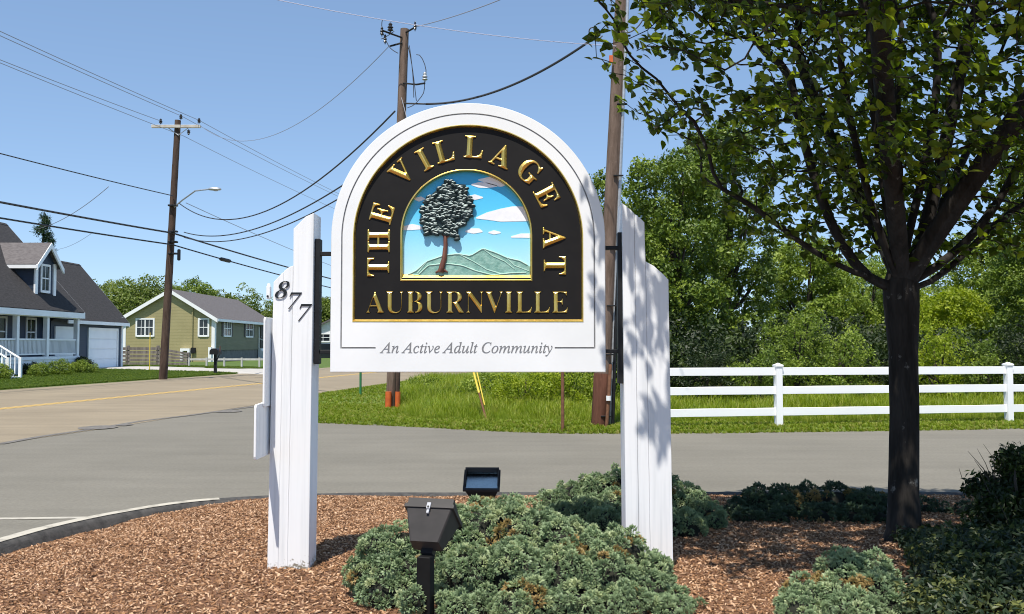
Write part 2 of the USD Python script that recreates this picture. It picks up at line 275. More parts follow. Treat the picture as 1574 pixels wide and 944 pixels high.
bark('pole_red', (0.085, 0.035, 0.022), (0.15, 0.065, 0.042), None, 9.0)
bark('grey_wood', (0.12, 0.10, 0.09), (0.23, 0.20, 0.18), None, 5.0)
mat('crossarm_wood', (0.42, 0.38, 0.33), (0.55, 0.51, 0.45), 3.0, 0.85)
mat('wire', (0.03, 0.03, 0.034), rough=0.6); mat('wire_grey', (0.22, 0.22, 0.25), rough=0.5); mat('wire_pale', (0.50, 0.48, 0.58), rough=0.5)
mat('porcelain', (0.03, 0.028, 0.03), rough=0.25)
mat('orange_guard', (0.46, 0.085, 0.014), (0.58, 0.12, 0.02), 8.0, 0.55); mat('yellow_guard', (0.66, 0.46, 0.04), (0.74, 0.55, 0.08), 5.0, 0.5)
mat('green_stake', (0.02, 0.14, 0.05), (0.03, 0.18, 0.07), 5.0, 0.5); mat('rust', (0.11, 0.045, 0.022), (0.2, 0.09, 0.045), 12.0, 0.85)
mat('shingle', (0.020, 0.0185, 0.019), (0.044, 0.040, 0.041), 5.0, 0.9, 0.5, 14, stretch=(1, 1, 4))
mat('shingle_grey', (0.085, 0.075, 0.075), (0.135, 0.122, 0.12), 5.0, 0.9, 0.5, 14, stretch=(1, 1, 4))
def siding(name, c, c2):
    n = {'g': ('geometry', {}), 'w': ('wave_texture', {'wave_type': 'bands', 'bands_direction': 'z', 'profile': 'saw', 'scale': 2.6}), 'b': ('bump', {'strength': 0.6, 'distance': 0.02}), 'n': ('noise_texture', {'scale': 0.6, 'detail': 4.0}), 'r': ('rgb_ramp', {'ramp': [(0.35, c), (0.65, c2)]}), 'p': ('principled_bsdf', {'roughness': 0.6})}
    M[name] = usdkit.material(stage, f'/World/Looks/{name}', n, [('g.position', 'w.vector'), ('w.fac', 'b.height'), ('b.normal', 'p.normal'), ('g.position', 'n.vector'), ('n.fac', 'r.fac'), ('r.color', 'p.base_color')], surface='p.BSDF')
siding('blue_siding', (0.022, 0.037, 0.066), (0.028, 0.045, 0.077)); siding('green_siding', (0.335, 0.285, 0.14), (0.375, 0.32, 0.16)); siding('dark_green_siding', (0.12, 0.122, 0.078), (0.136, 0.138, 0.088)); siding('white_siding', (0.7, 0.7, 0.7), (0.76, 0.76, 0.76))
mat('garage_white', (0.70, 0.72, 0.75), (0.76, 0.78, 0.8), 1.0, 0.5); mat('foundation', (0.10, 0.10, 0.09), (0.14, 0.14, 0.13), 3.0, 0.9); mat('shutter', (0.012, 0.014, 0.016), rough=0.5)
mat('dark_pane', (0.012, 0.015, 0.02), (0.02, 0.025, 0.03), 0.5, 0.08, spec=0.6)
def glass():
    n = {'f': ('fresnel', {'IOR': 1.5}), 't': ('transparent_bsdf', {'color': (0.9, 0.95, 0.95)}), 'g': ('glossy_bsdf', {'roughness': 0.03, 'color': (1, 1, 1)}), 'x': ('mix_closure', {})}
    M['lamp_glass'] = usdkit.material(stage, '/World/Looks/lamp_glass', n, [('f.fac', 'x.fac'), ('t.BSDF', 'x.closure1'), ('g.BSDF', 'x.closure2')], surface='x.closure')
glass()

# ---------------------------------------------------------------- the ground, street, entrance road, kerb, bed
rng = np.random.default_rng(11)
def near_edge(y): return -8.4 + 0.16 * (np.asarray(y, float) - 14.9)      # the street's edge on our side; it runs away up the picture
def far_edge(y): return near_edge(y) - 12.3
def side(x, y): return (far_edge(y) - x) * 0.987
def far_ground(x, y): return 0.02 + 0.18 * sstep(side(x, y) / 11.0)
g = obj('ground', trimesh.Trimesh([(-1500, -900, -0.06), (1500, -900, -0.06), (1500, 2500, -0.06), (-1500, 2500, -0.06)], [[0, 1, 2], [0, 2, 3]]), M['earth'], label='rough green and brown earth running out to the horizon', cat='ground', kind='structure')
drive = Polygon([(-16, -14), (60, -14), (60, 21), (2, 21), (-4.5, 21), (-4.5, 30), (-16, 30)])
obj('driveway', sheet(drive, lambda x, y, d: 0 * x, 3.0), M['driveway_asphalt'], label='smooth grey asphalt entrance road curving past behind the sign', cat='driveway', kind='structure')
ys = np.linspace(-14, 220, 60)
bend = np.where(ys > 70, 0.004 * (ys - 70) ** 2, 0)
wob = 0.5 * (fbm(np.c_[ys * 0.35, 0 * ys, 0 * ys], 3, 5) - 0.5) + 0.22 * (noise(np.c_[ys * 1.5, 0 * ys, 0 * ys], 9) - 0.5)
street = Polygon(np.vstack([np.c_[near_edge(ys) + bend + wob, ys], np.c_[far_edge(ys) + bend, ys][::-1]]))
obj('street', sheet(street, lambda x, y, d: 0 * x + 0.005, 4.0, 0.7), M['street_asphalt'], label='wide sun-bleached tan asphalt street running away past the houses', cat='street', kind='structure')
def strip(name, pts, w, z, m, **kw):
    p = np.asarray(pts, float); t = np.gradient(p, axis=0); t /= np.linalg.norm(t, axis=1, keepdims=True); n = np.c_[-t[:, 1], t[:, 0]]
    v = np.vstack([np.c_[p + n * w / 2, np.full(len(p), z)], np.c_[p - n * w / 2, np.full(len(p), z)]]); k = len(p); i = np.arange(k - 1)
    return obj(name, trimesh.Trimesh(v, np.vstack([np.c_[i + k, i + k + 1, i + 1], np.c_[i + k, i + 1, i]]), process=False), m, **kw)
yc = np.linspace(2, 160, 60); bc = np.where(yc > 70, 0.004 * (yc - 70) ** 2, 0)
for k, off in enumerate((-0.11, 0.11)):
    strip('road_line', np.c_[near_edge(yc) - 5.6 + off + bc, yc], 0.13, 0.0095, M['road_yellow'], label=('yellow centre line of the street, the side nearer the houses', 'yellow centre line of the street, the side nearer the sign')[k], cat='road marking', kind='structure')
# the worn joint where the entrance road meets the street, and patches of dark repair along it
seam = [G(0, 683), G(60, 672), G(150, 659), G(215, 648), G(290, 639), G(340, 632), G(400, 624)]
strip('road_seam', np.array(seam)[:, :2], 0.16, 0.0095, M['patch_asphalt'], label='dark crumbling seam between the tan street and the entrance road', cat='road seam', kind='structure')
for (px, py, a, b), lab in zip(((150, 658, .34, 0.42), (352, 633, 0.28, 0.4), (192, 654, 0.15, 0.2)), ('larger dark asphalt patch at the near edge of the street', 'dark asphalt patch at the street edge nearest the left sign post', 'small dark asphalt patch between the two larger ones')):
    c = G(px, py); t = np.linspace(0, 2 * np.pi, 26, endpoint=False); rr = 1 + 0.25 * (fbm(np.c_[np.cos(t) * 1.7 + px, np.sin(t) * 1.7, 0 * t], 3) - 0.5) * 2
    pl = Polygon(np.c_[c[0] + a * rr * np.cos(t), c[1] + b * rr * np.sin(t)])
    obj('road_patch', sheet(pl, lambda x, y, d: 0 * x + 0.0135, 0.2), M['patch_asphalt'], label=lab, cat='road patch', kind='structure')
strip('stop_line', np.array([G(-260, 803), G(0, 798), G(150, 796), G(250, 792.5), G(300, 790)])[:, :2], 0.09, 0.005, M['road_white'], label='thin faded white line across the entrance road beside the kerb', cat='road marking', kind='structure')
# mulch bed inside an asphalt kerb
from scipy.interpolate import CubicSpline
kp = np.array([(-4.5, -4), (-4.25, 2), (-4.02, 5), (-3.82, 6.7), (-3.5, 7.85), (-2.95, 8.55), (-2.2, 8.88), (-1, 9.0), (1, 9.02), (4, 9.03), (8, 9.08), (16, 9.3)])
ks = CubicSpline(np.r_[0, np.cumsum(np.linalg.norm(np.diff(kp, axis=0), axis=1))], kp); kl = ks.x[-1]
kerb_line = ks(np.linspace(0, kl, 150))
bed_poly = Polygon(np.vstack([kerb_line, [(16, -4)]]))
def bed_z(x, y, d=None):
    p = np.c_[np.ravel(x), np.ravel(y)]; d = _dist(bed_poly, p) if d is None else np.ravel(d)
    e = 0.055 + 0.075 * sstep((p[:, 0] + 3.6) / 1.3)      # the mulch lies lower against the kerb at the left end
    z = e + (0.21 - e) * sstep(d / 2.6) + 0.05 * (fbm(np.c_[p * 1.3, 0 * p[:, 0]], 3, 2) - 0.5) + 0.02 * (fbm(np.c_[p * 5, 0 * p[:, 0]], 3, 4) - 0.5)
    return z
bx = sheet(bed_poly, bed_z, 0.11, 0.15)
obj('mulch_bed', bx, M['mulch_base'], smooth=True, label='raised bed of shredded brown bark mulch under the sign and tree', cat='mulch bed', kind='structure')
def kerb_profile(line, prof):
    p = np.asarray(line); t = np.gradient(p, axis=0); t /= np.linalg.norm(t, axis=1, keepdims=True); n = np.c_[-t[:, 1], t[:, 0]]   # n points out of the bed
    prof = np.asarray(prof); m, k = len(prof), len(p)
    v = np.stack([np.c_[p + n * o, np.full(k, z)] for o, z in prof], 1).reshape(-1, 3)
    v[:, 2] += 0.012 * (fbm(v * [1.5, 1.5, 0], 3, 8) - 0.5) * (v[:, 2] > 0.03)
    i, j = np.meshgrid(np.arange(k - 1), np.arange(m - 1), indexing='ij'); q = np.stack([i * m + j, i * m + j + 1, (i + 1) * m + j + 1, (i + 1) * m + j], -1).reshape(-1, 4)
    return trimesh.Trimesh(v, np.vstack([q[:, [0, 1, 2]], q[:, [0, 2, 3]]])[:, ::-1], process=False)
kerb = obj('kerb', kerb_profile(kerb_line, [(-0.10, 0.0), (-0.06, 0.10), (-0.02, 0.135), (0.05, 0.145), (0.12, 0.13), (0.17, 0.08), (0.19, -0.02)]), M['dark_asphalt'], smooth=True, label='low black asphalt kerb around the edge of the mulch bed', cat='kerb', kind='structure')
pl = kerb_line[(kerb_line[:, 0] < -2.75)]
obj('painted_edge', kerb_profile(pl, [(-0.012, 0.1425), (0.05, 0.150), (0.122, 0.135), (0.172, 0.084)]), M['kerb_paint'], parent=UsdGeom.Mesh(kerb), smooth=True)
# mulch chips
n = 210000
cy = rng.uniform(0, 1, n) ** 0.8 * 5.1 + 4.1; cx = rng.uniform(-4.4, 6.5, n)
ok = contains_xy(bed_poly.buffer(-0.1), cx, cy) & (np.abs(cx) < cy * 0.62 + 0.2); cx, cy = cx[ok], cy[ok]
cz = bed_z(cx, cy) + 0.006
# a few have spilled over the kerb
sp = rng.integers(30, 130, 420); so_ = rng.exponential(.16, 420) + .19; tt = np.gradient(kerb_line, axis=0); tt /= np.linalg.norm(tt, axis=1, keepdims=True); q = kerb_line[sp] + np.c_[-tt[sp, 1], tt[sp, 0]] * so_[:, None] + rng.normal(0, .05, (420, 2))
cx, cy, cz = np.r_[cx, q[:, 0]], np.r_[cy, q[:, 1]], np.r_[cz, np.full(420, .006)]
def chip(l, w, h, s):
    r = np.random.default_rng(s); m = trimesh.creation.box([l, w, h]); m = trimesh.Trimesh(m.vertices * (1 + r.uniform(-.35, .25, (8, 3))), m.faces); m.vertices[:, 2] += 0.18 * l * (m.vertices[:, 0] / l) ** 2; return m
sl = np.random.default_rng(3)
rot = R3.from_euler('zyx', np.c_[sl.uniform(0, 6.28, len(cx)), sl.normal(0, .42, len(cx)), sl.normal(0, .5, len(cx))])
scatter('mulch_chips', [(chip(.05, .013, .005, 1), M['mulch_chip']), (chip(.03, .016, .006, 2), M['mulch_chip']), (chip(.075, .009, .005, 3), M['mulch_chip']), (chip(.022, .02, .008, 4), M['mulch_chip'])], np.c_[cx, cy, cz], rot, sl.uniform(.25, .72, len(cx)), which=sl.choice(4, len(cx), p=[.38, .3, .12, .2]),
        label='loose shredded bark chips covering the bed', cat='mulch', kind='stuff')
# lawns
bound = np.array([G(488, 651), G(560, 654), G(640, 657.5), G(760, 664), G(860, 667.5), G(960, 668), G(1100, 667), G(1200, 665.5), G(1400, 663), G(1574, 660)])[:, :2]
yl = np.linspace(26.5, 95, 30); bl = np.where(yl > 70, 0.004 * (yl - 70) ** 2, 0)
left = np.c_[near_edge(yl) + 0.35 + bl, yl]
corner = np.array([(-5.9, 24.6), (-5.5, 22.2), (-4.95, 20.3)])
verge_poly = Polygon(np.vstack([left[::-1], corner, bound, [(16, 17.9), (45, 19), (70, 20), (70, 95)]]))
def verge_z(x, y, d): return np.minimum(0.05, -0.02 + 0.16 * d) + 0.05 * (fbm(np.c_[x * .5, y * .5, 0 * x], 3, 6) - .5) * (d > 1) + 0.015 * np.clip(y - 20, 0, 6)
obj('verge', sheet(verge_poly, verge_z, 0.9, 0.35), M['verge'], smooth=True, label='bright green mown grass verge along the far side of the entrance road', cat='verge', kind='structure')
yv = np.linspace(-14, 130, 80)
lawn_poly = Polygon(np.vstack([np.c_[far_edge(yv) - 0.1 + np.where(yv > 70, 0.004 * (yv - 70) ** 2, 0), yv], [(-110, 130), (-110, -14)]]))
obj('lawn', sheet(lawn_poly, lambda x, y, d: np.where(d < .05, -0.02, far_ground(x, y) + 0.0 * d), 1.6, 1.2), M['lawn'], smooth=True, label='smooth green front lawns across the street', cat='lawn', kind='structure')
def blade_tuft(nb, h, w, lean, seed):
    r = np.random.default_rng(seed); m = MB()
    for _ in range(nb):
        a, b = r.uniform(0, 6.28), r.uniform(0, 6.28); o = np.array([math.cos(b), math.sin(b), 0]) * r.uniform(0, h * .35); L = h * r.uniform(.55, 1.1); k = r.uniform(.2, 1) * lean
        s = np.array([-math.sin(a), math.cos(a), 0]) * w * r.uniform(.6, 1.2); d = np.array([math.cos(a), math.sin(a), 0])
        p0, p1, p2 = o, o + d * L * k * .3 + [0, 0, L * .6], o + d * L * k + [0, 0, L * (1 - .25 * k)]
        m.add([p0 - s, p0 + s, p1 + s * .8, p1 - s * .8, p2], [[0, 1, 2], [0, 2, 3], [3, 2, 4]])
    return m.get()
short = [(blade_tuft(9, .055, .004, .8, k), M['grass_blade']) for k in range(3)]
def along(npts, y0, y1, x0, x1, poly, r): 
    x, y = r.uniform(x0, x1, npts), r.uniform(y0, y1, npts); k = contains_xy(poly, x, y); return x[k], y[k]
r4 = np.random.default_rng(41)
x1, y1 = along(60000, 15.9, 23, -6, 14, verge_poly.buffer(-.05), r4)
x2, y2 = along(26000, 23, 42, -6, 6, verge_poly.buffer(-.05), r4); x, y = np.r_[x1, x2], np.r_[y1, y2]
z = verge_z(x, y, np.minimum(_dist(verge_poly, np.c_[x, y]), 3))
scatter('verge_grass', short, np.c_[x, y, z - .006], R3.from_euler('z', r4.uniform(0, 6.28, len(x))), r4.uniform(.7, 1.6, len(x)), label='short mown grass blades of the near verge', cat='grass', kind='stuff')
pv = np.array([D(120, 560, 57)[:2], D(250, 560, 58)[:2], D(360, 560, 57.5)[:2], D(420, 560, 58.5)[:2], D(423, 560, 49)[:2], D(395, 560, 49.5)[:2], D(330, 560, 52.5)[:2], D(240, 560, 53)[:2], D(120, 560, 53)[:2]])
lawn_t = [(blade_tuft(12, .07, .006, .8, 10 + k), M['lawn_blade']) for k in range(3)]
ly = r4.uniform(29, 62, 60000); lx = far_edge(ly) - .15 - r4.uniform(0, 1, 60000) ** 1.3 * 22; k = contains_xy(lawn_poly, lx, ly) & ~contains_xy(Polygon(pv).buffer(.1), lx, ly); lx, ly = lx[k], ly[k]
LAWN_XY = (lx, ly)
scatter('lawn_grass', lawn_t, np.c_[lx, ly, far_ground(lx, ly) - .008], R3.from_euler('z', r4.uniform(0, 6.28, len(lx))), r4.uniform(.7, 1.5, len(lx)), label='short dark green grass of the front lawns', cat='grass', kind='stuff')
# the pale drive of the green house, and a strip of its own lawn
obj('house_drive', sheet(Polygon(pv), lambda x, y, d: np.where(d < .02, far_ground(x, y) - .03, far_ground(x, y) + .055), .7, .5), M['concrete'], label='pale concrete drive between the two houses and the street', cat='drive', kind='structure')

